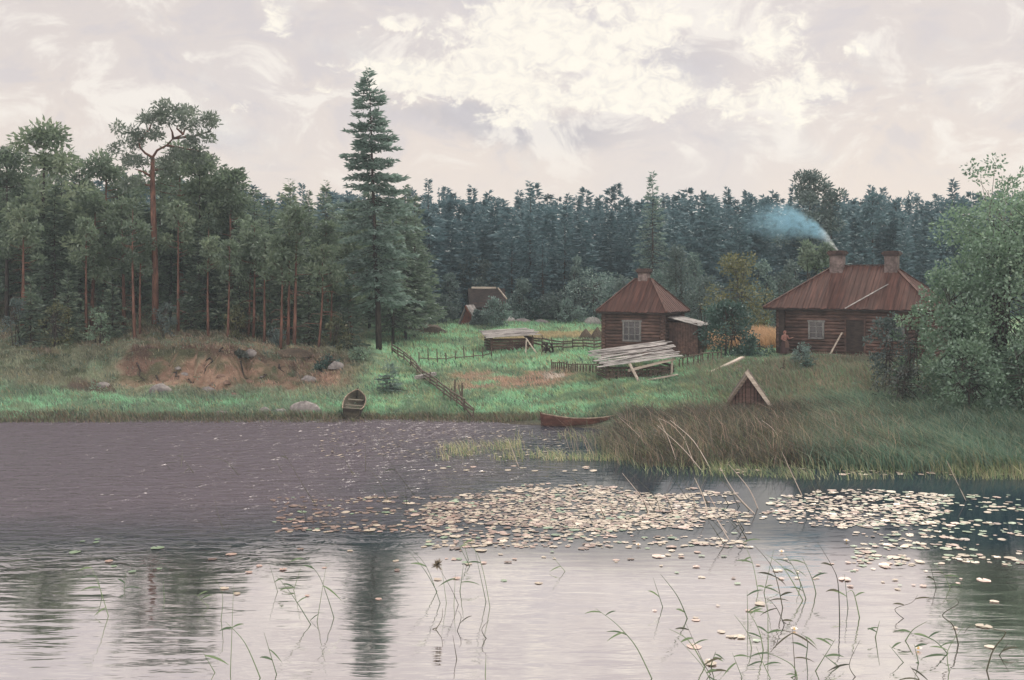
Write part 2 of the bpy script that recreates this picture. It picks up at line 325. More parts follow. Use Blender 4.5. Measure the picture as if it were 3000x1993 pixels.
tag(B().add([(-300, -150, 0), (300, -150, 0), (300, 75, 0), (-300, 75, 0)], [(0, 1, 2, 3)]).obj('water', m), 'calm forest pond ruffled by wind towards the far left shore', None, None, 'structure')

# ------------------------------------------------------------------ foliage building
def unit(a): return a/np.maximum(np.linalg.norm(a, axis=-1, keepdims=True), 1e-6)
def cards(P, D, ln, wd, r):
    n = len(P); D = unit(D); S = unit(np.cross(D, r.normal(size=(n, 3)))); ln = np.broadcast_to(ln, n)[:, None]; wd = np.broadcast_to(wd, n)[:, None]
    mid = P+D*ln*r.uniform(.35, .6, (n, 1)); return np.stack([P, mid+S*wd*.5, P+D*ln, mid-S*wd*.5], 1)
def spruce(seed, H, Rm, clear=.06, nq=3000, droop=.35, open_=0., size=1., power=.85, cap=9.):
    r = np.random.default_rng(seed); nw = max(int(H*2.6), 15); Q = []; br = B()
    br.tube([(r.normal()*.02*H*.1, r.normal()*.02*H*.1, H*k/6) for k in range(7)], [max(.012*H*(1-k/6.2), .015) for k in range(7)], 7)
    zs = H*(clear+(1-clear)*np.linspace(0, 1, nw)**1.0)
    tot = 0; plan = []
    for z in zs:
        tt = (z/H-clear)/(1-clear); Lm = Rm*min((1-tt)**power, cap)*r.uniform(.8, 1.08)+.1
        for b in range(r.integers(5, 8)):
            L = Lm*r.uniform(.55, 1.12)
            if r.random() < open_: continue
            plan.append((z+r.normal()*.2, r.uniform(0, 6.283), L, tt)); tot += L
    for z, az, L, tt in plan:
        n = max(4, int(nq*L/tot)); s = r.random(n)**.7; wdt = .32*L*(1-s*.75)
        lat = r.normal(size=n)*wdt*.6; ca, sa = math.cos(az), math.sin(az); dr = droop*(1-tt*.9)
        zz = z+L*(-dr*s+.28*dr*s**3)-np.abs(lat)*.25+(.15*tt*s*L)-r.random(n)*.14*size
        P = np.stack([ca*s*L-sa*lat, sa*s*L+ca*lat, zz], 1)
        D = np.stack([ca*.8-sa*np.sign(lat)*.6+r.normal(size=n)*.35, sa*.8+ca*np.sign(lat)*.6+r.normal(size=n)*.35, -.25+.5*tt+r.normal(size=n)*.28], 1)
        Q.append(cards(P, D, r.uniform(.3, .62, n)*size, r.uniform(.09, .2, n)*size, r))
        if L > .8: br.tube([(0, 0, z), (ca*L*.5, sa*L*.5, z-L*dr*.45), (ca*L*.95, sa*L*.95, z-L*dr*.7)], [.035, .02, .008], 4, False)
    Q = np.concatenate(Q); return br, Q, r.random(len(Q))
def clumpy(seed, centers, radii, per, size, r=None, flat=1., width=.55):
    r = r or np.random.default_rng(seed); Q = []; TI = []
    for c, ra in zip(centers, radii):
        n = max(6, int(per*ra*ra)); d = unit(r.normal(size=(n, 3))); rr = ra*r.random(n)[:, None]**.45
        P = np.asarray(c)+d*rr*np.array([1, 1, flat]); D = d+r.normal(size=(n, 3))*.7+np.array([0, 0, .1])
        Q.append(cards(P, D, size*r.uniform(.6, 1.3, n), size*width*r.uniform(.7, 1.2, n), r)); TI.append(.55*r.random()+.45*r.random(n))
    return np.concatenate(Q), np.concatenate(TI)
def pine(seed, H, Rm, crown=.45, nq=3000, size=.42, lean=0., ncl=26):
    r = np.random.default_rng(seed); br = B(); bend = lambda z: (lean*math.sin(z/H*2.2), .4*lean*math.sin(z/H*3+1), z)
    br.tube([bend(H*.97*k/9) for k in range(10)], [max(.014*H*(1-k/10.5), .02) for k in range(10)], 8); C = []; Rr = []
    for i in range(ncl):
        t = r.random()**.8; z = H*(1-crown*(1-t)*.98)-.2; rad = Rm*(1.05-t**1.6*.75)*r.uniform(.15, 1); az = r.uniform(0, 6.283)
        b = bend(z-rad*.35); e = (b[0]+math.cos(az)*rad, b[1]+math.sin(az)*rad, z)
        br.tube([b, ((b[0]+e[0])/2, (b[1]+e[1])/2, (b[2]+e[2])/2-.1), e], [.05, .035, .012], 5, False); C.append(e); Rr.append(r.uniform(.55, 1.1)*Rm*.36)
    for k in range(int(6+4*r.random())):                                  # dead lower twigs
        z = H*r.uniform(.12, 1-crown); az = r.uniform(0, 6.283); L = r.uniform(.6, 1.9); b = bend(z)
        br.tube([b, (b[0]+math.cos(az)*L*.6, b[1]+math.sin(az)*L*.6, z+.05), (b[0]+math.cos(az+.3)*L, b[1]+math.sin(az+.3)*L, z-.25)], [.03, .02, .007], 4, False)
    s2 = sum(x*x for x in Rr); Q, ti = clumpy(seed, C, Rr, nq/s2, size, r, .62, .38); return br, Q, ti
def broad(seed, H, Rm, nq=4000, size=.22, base=.12, ncl=40, stems=3, loose=0., shape=None, per=1.):
    r = np.random.default_rng(seed); br = B(); C = []; Rr = []
    st = []
    for k in range(stems):
        az = r.uniform(0, 6.283); sp = r.uniform(.1, .45)*Rm; top = (math.cos(az)*sp, math.sin(az)*sp, H*r.uniform(.75, .95)); b = (math.cos(az)*.15*k, math.sin(az)*.15*k, -.15)
        mid = (top[0]*.45+r.normal()*.1, top[1]*.45+r.normal()*.1, H*.45); rr = max(.02, .011*H); br.tube([b, mid, top], [rr, rr*.6, .012], 6); st.append((b, mid, top))
    for i in range(ncl):
        t = r.random(); z = H*(base+(1-base)*t); prof = (shape(t) if shape else math.sin(math.pi*min(.97, .18+.8*t))**.6)
        rad = Rm*prof*r.random()**.5; az = r.uniform(0, 6.283); e = (math.cos(az)*rad, math.sin(az)*rad, z-.25*Rm*0.3); C.append(e); Rr.append(Rm*r.uniform(.17, .34)*(1-.35*loose))
        s = st[i % stems]; q = Vector(s[1]).lerp(Vector(s[2]), min(1, max(0, t*1.1-.3)))
        br.tube([q, (q+Vector(e))/2+Vector((0, 0, .12)), e], [.03, .02, .008], 4, False)
    s2 = sum(x*x for x in Rr); Q, ti = clumpy(seed, C, Rr, nq/s2, size, r, .85, .62); return br, Q, ti
def plant(name, label, cat, build, bark, leaf, loc, rz=0, group=None, crown='crown', trunk='trunk'):
    br, Q, ti = build; root = thing(name, label, cat, loc, rz, group)
    link(trunk, br.mesh(trunk, bark, True), root); link(crown, quadmesh(crown, Q, leaf, ti), root); return root
def place(proto, loc, rz, s, sz=None, label=None, group=None, first=[]):
    o = proto if proto.name not in first else copy_tree(proto); first.append(proto.name)
    o.location = loc; o.rotation_euler = (0, 0, rz); o.scale = (s, s, sz or s)
    if label: o['label'] = label
    if group: o['group'] = group
    return o

# hero trees -------------------------------------------------------
p = onground(1110, 88.); Ht = zof(212, 88.)-p.z
hs = plant('spruce_tree', 'tallest spruce, standing at the edge of the left wood beside the meadow', 'tree',
           spruce(11, Ht, 5.0, .19, 14500, .36, .3, 1.0, .68, .66), M['bark'], M['hero'], p); hs.rotation_euler = (0, R(-2.2), 0)

p = onground(455, 86.); s_ = F/86.
hp = thing('pine_tree', 'tall red trunked pine with a broad forked crown above the left wood', 'tree', p)
def pl(px, py, dy=0.): return ((px-455)/s_, dy, zof(py, 86.)-p.z)
b = B(); b.tube([pl(455, 950), pl(455, 800), pl(450, 650), pl(447, 540), pl(447, 462)], [.27, .24, .22, .19, .16], 9)
limbs = [[pl(447, 462), pl(458, 440, .2), pl(485, 425, .3), pl(505, 405, .2), pl(540, 395, -.2), pl(548, 378, -.4)], [pl(447, 462), pl(428, 450, -.2), pl(415, 435, -.3), pl(412, 418, -.4), pl(405, 395, -.3)],
         [pl(505, 405, .2), pl(500, 385, .4), pl(490, 368, .6)], [pl(540, 395, -.2), pl(525, 380, -.6), pl(530, 372, -.9)], [pl(485, 425, .3), pl(520, 430, .8), pl(575, 440, 1.0), pl(590, 455, .9)],
         [pl(447, 520), pl(425, 505, -.5), pl(405, 498, -.8)], [pl(447, 545), pl(420, 540, .6), pl(400, 530, .9)], [pl(505, 405, .2), pl(560, 395, .9), pl(600, 380, 1.2), pl(615, 360, 1.2)],
         [pl(412, 418, -.4), pl(440, 380, -.2), pl(450, 345, 0)], [pl(447, 500), pl(475, 490, .8), pl(500, 470, 1.1)]]
for L in limbs: b.tube(L, list(np.linspace(.11, .03, len(L))), 6, False)
b.obj('trunk', M['barkred'], hp, smooth=True)
cc = [(470,318),(500,325),(530,322),(555,330),(440,338),(450,360),(485,345),(520,345),(560,352),(425,355),(590,362),(612,362),(618,350),(600,385),(600,405),(375,388),(385,400),(405,385),(430,390),(450,385),(420,405),(365,408),(390,420),(400,470),(375,465),(390,500),(410,478),(360,440),(575,420),(590,440),(560,448),(595,470),(520,450),(545,465),(575,480),(470,395),(380,540),(405,530),(500,480),(490,500),(540,370),(510,368),(470,340),(490,312),(452,328)]
rr = np.random.default_rng(5); C = [pl(x+rr.normal()*5, y+rr.normal()*4, rr.normal()*1.1) for x, y in cc]; Ra = rr.uniform(.4, .75, len(cc))
for q, ra in list(zip(C, Ra)): C.append((q[0]+rr.normal()*.5, q[1]+rr.normal()*.8, q[2]+rr.normal()*.22)); Ra = np.append(Ra, ra*.7)
Q, ti = clumpy(5, C, Ra, 260, .34, rr, .65, .36); link('crown', quadmesh('crown', Q, M['heropine'], ti), hp)

# the left wood ------------------------------------------------------
protos = []
WG = 'dark conifers crowding the wood on the left bank'; WL = 'dark conifer crowding the interior of the wood on the left bank'
def proto(name, build, bark, leaf, lab, H): o = plant(name, lab, 'tree', build, bark, leaf, (0, 0, 0)); o['H'] = H; return o
P_S = [proto('spruce_tree', spruce(20+i, 14, 3.0+.4*i, .10+.05*i, 3600, .4, .05, 1.1), M['bark'], M['spruce'], WL, 14) for i in range(3)]
P_P = [proto('pine_tree', pine(30+i, 14, 2.6+.3*i, .5+.08*i, 3800, .42, .3*(i-1), 30), [M['barkred'], M['bark'], M['barkred']][i], M['pine'], WL, 14) for i in range(3)]
FIRST = []
def tree(kind, px, Y, top, label=None, group=None, wid=1., k=None):
    L = {'s': P_S, 'p': P_P}[kind]; o = L[(int(px*7+Y) if k is None else k) % 3]; g = onground(px, Y); H = zof(top, Y)-g.z; sz = H/o['H']
    q = place(o, g, random.uniform(0, 6.28), sz*wid*(14/H)**.45, sz, label or WL, group or (None if label else WG), FIRST); return q
tree('p', 128, 88, 372, 'round topped pine rising above the wood near its left end', wid=1.25, k=1)
tree('s', 700, 93, 500, None); tree('s', 232, 96, 468); tree('p', 300, 98, 452); tree('p', 20, 92, 440); tree('s', -70, 96, 430); tree('s', 66, 95, 430)
tree('p', 540, 94, 432, 'dense crowned pine close against the right side of the tall forked pine', wid=1.35, k=2); tree('s', 600, 96, 480); tree('p', 585, 91, 465, None)
tree('p', 685, 91, 497, 'pale green topped pine right of the tall forked pine', wid=1.0, k=0)
tree('s', 850, 90, 542, 'pointed dark conifer standing left of the tallest spruce', wid=1.1, k=0)
for px, Y, top in [(180,100,478),(345,100,500),(400,97,520),(470,99,500),(640,98,545),(745,97,565),(790,100,590),(905,98,610),(955,95,650),(1000,99,640),(1190,104,600),(1215,107,640),(765,92,650),(-150,98,450),(-230,94,440),(-310,99,430),(30,101,470),(110,102,455),(260,104,500),(500,105,490),(1040,103,600),(1150,100,620),(270,90,560),(360,90,600),(160,88,560),(60,87,590),(610,88,620),(500,92,600),(700,88,640),(930,91,720),(1030,92,700)]:
    tree('s' if (px+int(Y)) % 3 else 'p', px, Y+random.uniform(-1, 1), top+random.uniform(-12, 12))
for k in range(34):
    px = -330+k*47+random.uniform(-18, 18); Y = 111+random.uniform(-4, 12); tree('s', px, Y, 555+random.uniform(-45, 40)+(20 if px > 700 else -40))
# slim pines on the bank edge
for px, Y, top, by, lab in [(822, 82.5, 690, 1040, 'slim pine with a bowed foot, left of the trio on the bank edge'), (843, 83.5, 640, 1030, 'slim straight pine in the middle of the trio on the bank edge'), (862, 82.8, 600, 1040, 'slim pine with bare pinkish branches, right of the trio on the bank edge'),
                            (932, 83.5, 720, 1040, 'crooked young pine leaning over the hollow left of the tallest spruce'), (742, 86, 650, 985, 'slim pine behind the sandy bank with a dark foot'), (728, 87, 700, 985, 'thin small pine beside the slim pine behind the sandy bank')]:
    g = onground(px, Y); H = zof(top, Y)-g.z
    plant('pine_tree', lab, 'tree', pine(int(px), H, 1.7, .42, 1500, .36, .35 if px == 932 else .12, 18), M['barkred'], M['pine'], g)
P_T = [proto('pine_tree', pine(50+i, 12, 1.7, .4, 1500, .38, .2*(i-1), 20), M['barkred'], M['pine'], 'slim bare stemmed pine at the front edge of the left wood', 12) for i in range(3)]
for k, (px, Y, top) in enumerate([(75, 83, 600), (252, 85, 640), (395, 84, 600), (412, 85.5, 680), (522, 86, 590), (612, 85, 660), (668, 83, 700), (775, 84, 690), (970, 86, 740)]):
    g = onground(px, Y); H = zof(top, Y)-g.z; place(P_T[k % 3], g, k*1.7, H/12, H/12, 'slim bare stemmed pine at the front edge of the left wood', 'slim pines at the front edge of the left wood', FIRST)
# young spruces / undergrowth at the wood edge
for px, Y, top, w, lab in [(905, 86, 800, 1.5, 'bushy young spruce behind the crooked pine'), (1020, 86, 840, 1.5, 'low spreading spruce at the left foot of the tallest spruce'), (560, 88, 800, 1.7, 'bushy young spruce at the wood edge above the sandy bank'), (640, 89, 780, 1.6, 'young spruce at the wood edge right of the bushy one'), (200, 84, 800, 1.7, 'young dark spruce at the wood edge above the green slope'), (90, 82, 830, 1.6, 'young spruce at the far left of the wood edge'), (330, 86, 840, 1.5, 'young spruce beside the foot of the tall forked pine'), (790, 87, 830, 1.4, 'small spruce behind the slim pine trio')]:
    g = onground(px, Y); H = zof(top, Y)-g.z
    plant('young_spruce', lab, 'tree', spruce(int(px), H, w, .02, 1700, .25, .05, .75), M['bark'], M['spruce'], g)
g = onground(1143, 72.); plant('spruce_sapling', 'small blue green spruce sapling on the grass near the pulled up boat', 'tree', spruce(77, zof(1072, 72)-g.z, 1.15, .04, 900, .15, .12, .55), M['bark'], M['hero'], g)

# far wood (one mass) -------------------------------------------------
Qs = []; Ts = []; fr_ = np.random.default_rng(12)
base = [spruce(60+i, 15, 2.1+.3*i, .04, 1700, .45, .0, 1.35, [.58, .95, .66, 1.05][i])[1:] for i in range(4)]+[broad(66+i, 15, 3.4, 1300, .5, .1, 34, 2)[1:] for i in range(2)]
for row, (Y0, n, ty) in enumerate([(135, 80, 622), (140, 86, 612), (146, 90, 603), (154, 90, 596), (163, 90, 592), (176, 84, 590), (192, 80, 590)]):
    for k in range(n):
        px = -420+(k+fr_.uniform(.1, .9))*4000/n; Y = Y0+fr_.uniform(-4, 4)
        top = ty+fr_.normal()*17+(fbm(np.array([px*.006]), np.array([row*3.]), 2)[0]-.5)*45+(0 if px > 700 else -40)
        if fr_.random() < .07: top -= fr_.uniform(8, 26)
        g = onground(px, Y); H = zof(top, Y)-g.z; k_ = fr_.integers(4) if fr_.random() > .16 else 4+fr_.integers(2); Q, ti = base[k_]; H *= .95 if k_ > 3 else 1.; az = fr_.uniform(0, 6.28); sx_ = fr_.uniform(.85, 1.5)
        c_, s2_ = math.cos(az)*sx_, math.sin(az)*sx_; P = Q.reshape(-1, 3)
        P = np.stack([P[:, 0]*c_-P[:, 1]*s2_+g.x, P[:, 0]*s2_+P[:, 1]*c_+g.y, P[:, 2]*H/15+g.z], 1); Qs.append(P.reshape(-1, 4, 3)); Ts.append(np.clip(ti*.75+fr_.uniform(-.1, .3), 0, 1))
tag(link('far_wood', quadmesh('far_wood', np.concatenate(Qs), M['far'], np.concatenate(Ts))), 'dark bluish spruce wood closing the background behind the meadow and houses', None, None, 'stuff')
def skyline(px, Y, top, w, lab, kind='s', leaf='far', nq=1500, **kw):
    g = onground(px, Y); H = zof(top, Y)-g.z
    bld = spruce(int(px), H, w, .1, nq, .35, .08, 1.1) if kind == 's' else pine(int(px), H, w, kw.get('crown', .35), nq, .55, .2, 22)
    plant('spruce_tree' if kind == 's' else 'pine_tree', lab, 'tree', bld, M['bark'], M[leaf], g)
skyline(1255, 133, 528, 2.8, 'pointed spruce rising above the far wood just right of the tallest spruce')
skyline(1553, 133, 540, 2.2, 'thin spruce tip above the middle of the far wood')
skyline(1912, 130, 512, 3.5, 'tallest pointed spruce of the far wood, behind the small cabin', leaf='hero', nq=2600)
skyline(1500, 131, 690, 2.6, 'broad dark spruce in front of the far wood behind the grey willow'); skyline(1590, 130, 700, 2.2, 'dark spruce left of the round willow before the far wood'); skyline(1655, 131, 650, 2.0, 'slender spruce behind the round willow')
skyline(2368, 133, 498, 3.4, 'pale tufted pine on the skyline above the chimney smoke', 'p', 'greybush', 2400, crown=.5)
skyline(2430, 134, 530, 2.6, 'smaller pale pine beside the tufted skyline pine', 'p', 'greybush', 1500, crown=.42)
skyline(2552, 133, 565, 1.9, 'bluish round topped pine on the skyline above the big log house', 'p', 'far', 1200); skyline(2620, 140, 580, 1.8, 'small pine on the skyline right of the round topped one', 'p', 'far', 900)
skyline(885, 137, 540, 2.0, 'bluish spruce tip between the pointed conifer and the tallest spruce')
for px, top in ((2362, 735), (2388, 745), (2420, 742)):
    g = onground(px, 100.); plant('pine_tree', {2362: 'bare trunked dark pine behind the left end of the big roof', 2388: 'middle bare trunked pine behind the big roof', 2420: 'bare trunked pine hidden behind the smoking chimney'}[px], 'tree', pine(px, zof(top-25, 100)-g.z, 1.5, .25, 700, .45, .1, 12), M['bark'], M['spruce'], g)

# broadleaf trees and bushes ------------------------------------------
def bush(name, lab, px, Y, top, w, leaf, seed, nq=2500, size=.2, base=.05, ncl=36, stems=3, bark='bark', loose=0., shape=None, cat='bush', dz=0.):
    g = onground(px, Y); H = zof(top, Y)-g.z; return plant(name, lab, cat, broad(seed, H, w, nq, size, base, ncl, stems, loose, shape), M[bark], M[leaf], g, crown='crown' if cat == 'tree' else 'foliage', trunk='trunk' if cat == 'tree' else 'stems')
cone = lambda t: max(.12, (1-t)**.7); egg = lambda t: max(.15, math.sin(math.pi*min(.98, .25+.72*t))**.7)
bush('willow_tree', 'pale grey green willow behind the far grey roofed barn', 1390, 134, 755, 3.3, 'greybush', 101, 3000, .3, .05, cat='tree', shape=egg)
bush('willow_bush', 'pale round willow bush right of the little red shed', 1478, 127, 868, 2.6, 'willow', 102, 2600, .24)
bush('willow_bush', 'dark green bush right of the pale round willow bush', 1565, 128, 880, 2.6, 'darkbush', 103, 1800, .25); bush('willow_bush', 'wide grey green bush left of the round willow', 1630, 127, 850, 2.8, 'greybush', 1031, 2200, .25)
bush('willow_tree', 'large round willow left of the small cabin roof', 1738, 127, 788, 3.7, 'willow', 104, 4200, .24, .04, 50, cat='tree')
bush('birch_tree', 'light slender tree left of the large round willow', 1690, 130, 752, 1.5, 'willow', 105, 1300, .25, .1, 24, cat='tree', shape=cone)
bush('birch_tree', 'grey green tree with a pointed crown between the two houses', 1985, 108, 728, 2.8, 'greybush', 106, 3600, .26, .05, 50, cat='tree', shape=cone)
bush('birch_tree', 'low grey green tree right of the pointed one', 2062, 106, 810, 2.5, 'greybush', 1061, 2400, .26, .05, 40, cat='tree')
bush('rowan_tree', 'olive yellow tree left of the big log house', 2165, 100, 748, 2.9, 'olive', 107, 3600, .26, .05, 50, cat='tree', shape=egg)
bush('birch_tree', 'green pointed tree between the olive tree and the big roof', 2235, 103, 762, 2.4, 'willow', 108, 2800, .26, .05, 44, cat='tree', shape=cone)
bush('willow_bush', 'grey bush beside the left slope of the big roof', 2300, 102, 805, 1.9, 'greybush', 109, 1500, .25, cat='bush')
bush('lilac_bush', 'dark round bush between the small cabin and the big log house', 2135, 79.5, 882, 2.15, 'darkbush', 110, 5200, .2, .02, 60, 4)
bush('lilac_bush', 'low dark bush against the right foot of the dark round bush', 2205, 78.5, 985, 1.2, 'darkbush', 111, 1300, .18)
bush('currant_bush', 'small teal bush in front of the big log house beside the person', 2352, 73.2, 1006, .75, 'willow', 112, 900, .14); bush('currant_bush', 'small dark green shrub below the teal bush', 2365, 71.5, 1058, .5, 'darkbush', 113, 420, .13)
for i, (px, Y, top, w, leaf, lab) in enumerate([(1215, 121, 850, 2.0, 'olive', 'tawny bush at the left edge of the far meadow'), (1300, 124, 868, 2.2, 'greybush', 'grey green bush left of the little red shed'), (1318, 130, 800, 1.6, 'willow', 'pale slender bush behind the little red shed'), (1398, 119.5, 912, 1.0, 'greybush', 'small grey bush between the little red shed and the barn'), (1452, 119, 872, 1.7, 'willow', 'pale bush hiding the right end of the weathered barn'), (1530, 129, 820, 2.2, 'willow', 'pale upright bush behind the dark heaps'), (1660, 125, 880, 2.3, 'willow', 'pale low bush below the large round willow'), (1830, 121, 800, 2.4, 'greybush', 'grey bush rising behind the small cabin roof'), (1935, 117, 800, 2.2, 'willow', 'pale bush right of the small cabin roof'), (2030, 119, 745, 2.1, 'willow', 'pale pointed tree between the grey pointed tree and the olive tree'), (2105, 112, 830, 2.3, 'greybush', 'grey bush below the olive tree'), (2320, 116, 760, 2.0, 'greybush', 'hazy grey tree left of the smoking chimney')]):
    bush('meadow_bush', lab, px, Y, top, w, leaf, 160+i, 1900, .27, .04, 34, 3, shape=[egg, cone][i % 2])
tall = lambda t: (.95 if t < .45 else .95-.55*(t-.45))
bush('alder_tree', 'tallest alder at the right edge with a thin open top', 2930, 64, 438, 3.1, 'alder', 120, 2400, .24, .42, 34, 5, 'barkpale', .55, lambda t: .6+.4*math.sin(math.pi*t), 'tree')
bush('alder_tree', 'dense alder in front of the tallest alder', 2925, 61, 590, 3.9, 'alder', 121, 16000, .21, .03, 90, 5, 'bark', 0, tall, 'tree')
bush('alder_tree', 'dense alder cut by the right edge of the picture', 3060, 59, 560, 4.0, 'alder', 122, 12000, .21, .03, 80, 5, 'bark', 0, tall, 'tree')
bush('alder_bush', 'rounded alder bush hiding the right end of the big log house', 2800, 61, 800, 2.1, 'alder', 123, 7000, .2, .03, 70, 4, shape=tall)
bush('alder_bush', 'thin leafy shrub in front of the right half of the log wall', 2605, 66, 925, 1.5, 'greybush', 124, 1700, .2, .15, 44, 5, 'bark', .3, shape=egg); bush('alder_bush', 'light leafy shrub under the right eave of the big house', 2680, 64.5, 895, 1.4, 'alder', 1241, 1900, .2, .12, 36, 4, 'bark', .2)
bush('dead_bush', 'dark twiggy bush below the alder bush', 2640, 60.5, 1055, 1.5, 'twig', 125, 1300, .16, .02, 40, 7)
bush('willow_bush', 'low willow bush at the foot of the alders near the reeds', 2830, 57, 1010, 2.2, 'alder', 126, 4200, .19, .02, 50, 5); bush('willow_bush', 'low willow bush at the right edge under the alders', 3010, 56, 1000, 2.4, 'alder', 127, 4200, .19, .02, 50, 5)

# low bushes and junipers mixed into the wood edge
for i, (px, Y, top, w, leaf, lab) in enumerate([(45, 81, 880, 1.1, 'greybush', 'grey green juniper farthest left under the wood'), (165, 82, 885, 1.2, 'olive', 'olive green bush under the left end of the wood'), (290, 83, 890, 1.0, 'alder', 'fresh green bush left of the tall forked pine foot'), (478, 84.5, 885, 1.1, 'greybush', 'grey green juniper right of the tall forked pine foot'), (690, 85, 895, .9, 'olive', 'olive bush left of the slim pine trio'), (800, 84, 955, .8, 'greybush', 'small grey bush at the left foot of the slim pine trio'), (985, 84, 930, 1.2, 'olive', 'dull olive bush left of the tallest spruce foot'), (1060, 80, 1015, .9, 'alder', 'small green bush below the tallest spruce'), (700, 77, 1030, .6, 'twig', 'dry twiggy bush on the brow of the sandy bank'), (960, 77.5, 1040, .9, 'darkbush', 'dark low bush on the bank right of the slim pines')]):
    bush('undergrowth_bush', lab, px, Y, top, w, leaf, 140+i, 900, .16, .02, 24, 4)
# ------------------------------------------------------------------ log houses
def logwall(b, p, q, z0, z1, r=.13, end=.22, mi=0):
    p = Vector(p); q = Vector(q); d = (q-p).normalized(); n = max(2, round((z1-z0)/(2*r*.93))); st = (z1-z0)/n
    for i in range(n):
        z = z0+st*(i+.5); j = random.uniform(-.012, .012); b.tube([p-d*end+Vector((0, 0, z+j)), q+d*end+Vector((0, 0, z-j))], r*random.uniform(.97, 1.05), 8, True, mi)
def loghouse(L, D, H):
    b = B(); r = .13
    logwall(b, (0, 0, 0), (L, 0, 0), -.4, H, mi=0); logwall(b, (0, D, 0), (L, D, 0), -.4, H, mi=0); logwall(b, (0, 0, 0), (0, D, 0), -.53, H-.1, mi=1); logwall(b, (L, 0, 0), (L, D, 0), -.53, H-.1, mi=1); return b
def hiproof(L, D, H, rise, ov, hl, hr, ovl=None, ovr=None, th=.13):
    ovl = ov if ovl is None else ovl; ovr = ov if ovr is None else ovr
    x0, x1, y0, y1 = -ovl, L+ovr, -ov, D+ov; zr = H+rise; ze = H-.05
    top = [(x0, y0, ze), (x1, y0, ze), (x1, y1, ze), (x0, y1, ze), (x0+hl, D/2, zr), (x1-hr, D/2, zr)]; bot = [(x, y, z-th) for x, y, z in top]
    b = B(); b.add(top+bot, [(0, 1, 5, 4), (2, 3, 4, 5)], 0); b.add(top+bot, [(1, 2, 5), (3, 0, 4)], 1)
    b.add(top+bot, [(0, 6, 7, 1), (1, 7, 8, 2), (2, 8, 9, 3), (3, 9, 6, 0), (6, 9, 8, 7)], 2)
    def strips(A, Bv, Cv, Dv, n, mi):                                     # individual roof boards with ragged lower ends
        A, Bv, Cv, Dv = map(Vector, (A, Bv, Cv, Dv)); nn = (Bv-A).cross(Dv-A).normalized()
        if nn.z < 0: nn = -nn
        for i in range(n):
            f = (i+.5)/n; e = A.lerp(Bv, f); tpt = Dv.lerp(Cv, f); d = (e-tpt).normalized(); e = e+d*random.uniform(-.05, .09)
            w = (Bv-A).length/n*(.98 if i % 2 else .8); b.beam(e+nn*(.02 if i % 2 else .045), tpt+nn*(.02 if i % 2 else .045)-d*.02, w, .03, mi, nn)
    nb = int((x1-x0)/.22)
    xs = np.linspace(x0, x1, nb+1)
    for i in range(nb):
        for sgn, ye in ((0, y0), (1, y1)):
            xm = (xs[i]+xs[i+1])/2; run = 1.0
            if xm < x0+hl: run = (xm-x0)/hl
            elif xm > x1-hr: run = (x1-xm)/hr
            run = max(run, .04); e = Vector((xm, ye, ze)); q = Vector((xm, ye+(D/2-ye)*run, ze+rise*run+.05*run)); nn = Vector((0, -(rise+.05) if not sgn else rise+.05, abs(D/2-ye))).normalized()
            d = (e-q).normalized(); k = .022 if i % 2 else .05; b.beam(e+d*random.uniform(-.04, .1)+nn*k, q+nn*k, (.24 if i % 2 else .19), .03, 0, nn)
    nb = int((y1-y0)/.22); ys = np.linspace(y0, y1, nb+1)
    for i in range(nb):
        ym = (ys[i]+ys[i+1])/2; run = 1-abs(ym-D/2)/((y1-y0)/2)
        for xe, h in ((x0, hl), (x1, -hr)):
            e = Vector((xe, ym, ze)); q = Vector((xe+h*run, ym, ze+(rise+.05)*run)); nn = Vector((-(rise+.05) if h > 0 else rise+.05, 0, abs(h))).normalized(); d = (e-q).normalized(); k = .022 if i % 2 else .05
            b.beam(e+d*random.uniform(-.04, .08)+nn*k, q+nn*k, (.24 if i % 2 else .19), .03, 1, nn)
    for a_, c_ in ((0, 4), (1, 5), (2, 5), (3, 4), (4, 5)): b.beam(Vector(top[a_])+Vector((0, 0, .07)), Vector(top[c_])+Vector((0, 0, .1)), .2, .06, 0)
    return b
def chimney(parent, x, y, z0, z1, w, cap=True):
    b = B(); b.box((x, y, (z0+z1)/2), (w, w*.9, z1-z0))
    c = b.obj('chimney', M['brick'], parent)
    k = B(); k.box((x, y, z1-.16), (w*1.18, w*1.08, .12)); k.box((x, y, z1-.03), (w*1.36, w*1.26, .16)); k.box((x, y, z1+.09), (w*1.2, w*1.1, .09)); k.box((x, y, z1+.14), (w*.7, w*.6, .03)); k.obj('chimney_cap', M['soot'], c)
    return c
def window(parent, x, z, w, h, y=-.13, cols=2, rows=3):
    f = B(); t = .13
    for dx in (-1, 1): f.box((x+dx*(w/2-t/2), y-.02, z), (t, .09, h))
    for dz in (-1, 1): f.box((x, y-.022, z+dz*(h/2-t/2)), (w+(.12 if dz > 0 else 0), .095, t))
    for k in range(1, cols): f.box((x-w/2+w*k/cols, y-.012, z), (.07, .05, h-2*t))
    for k in range(1, rows): f.box((x, y-.01, z-h/2+h*k/rows), (w-2*t, .045, .045))
    fo = f.obj('window', M['frame'], parent); B().box((x, y+.005, z), (w-.12, .03, h-.12)).obj('pane', M['glass'], fo); return fo

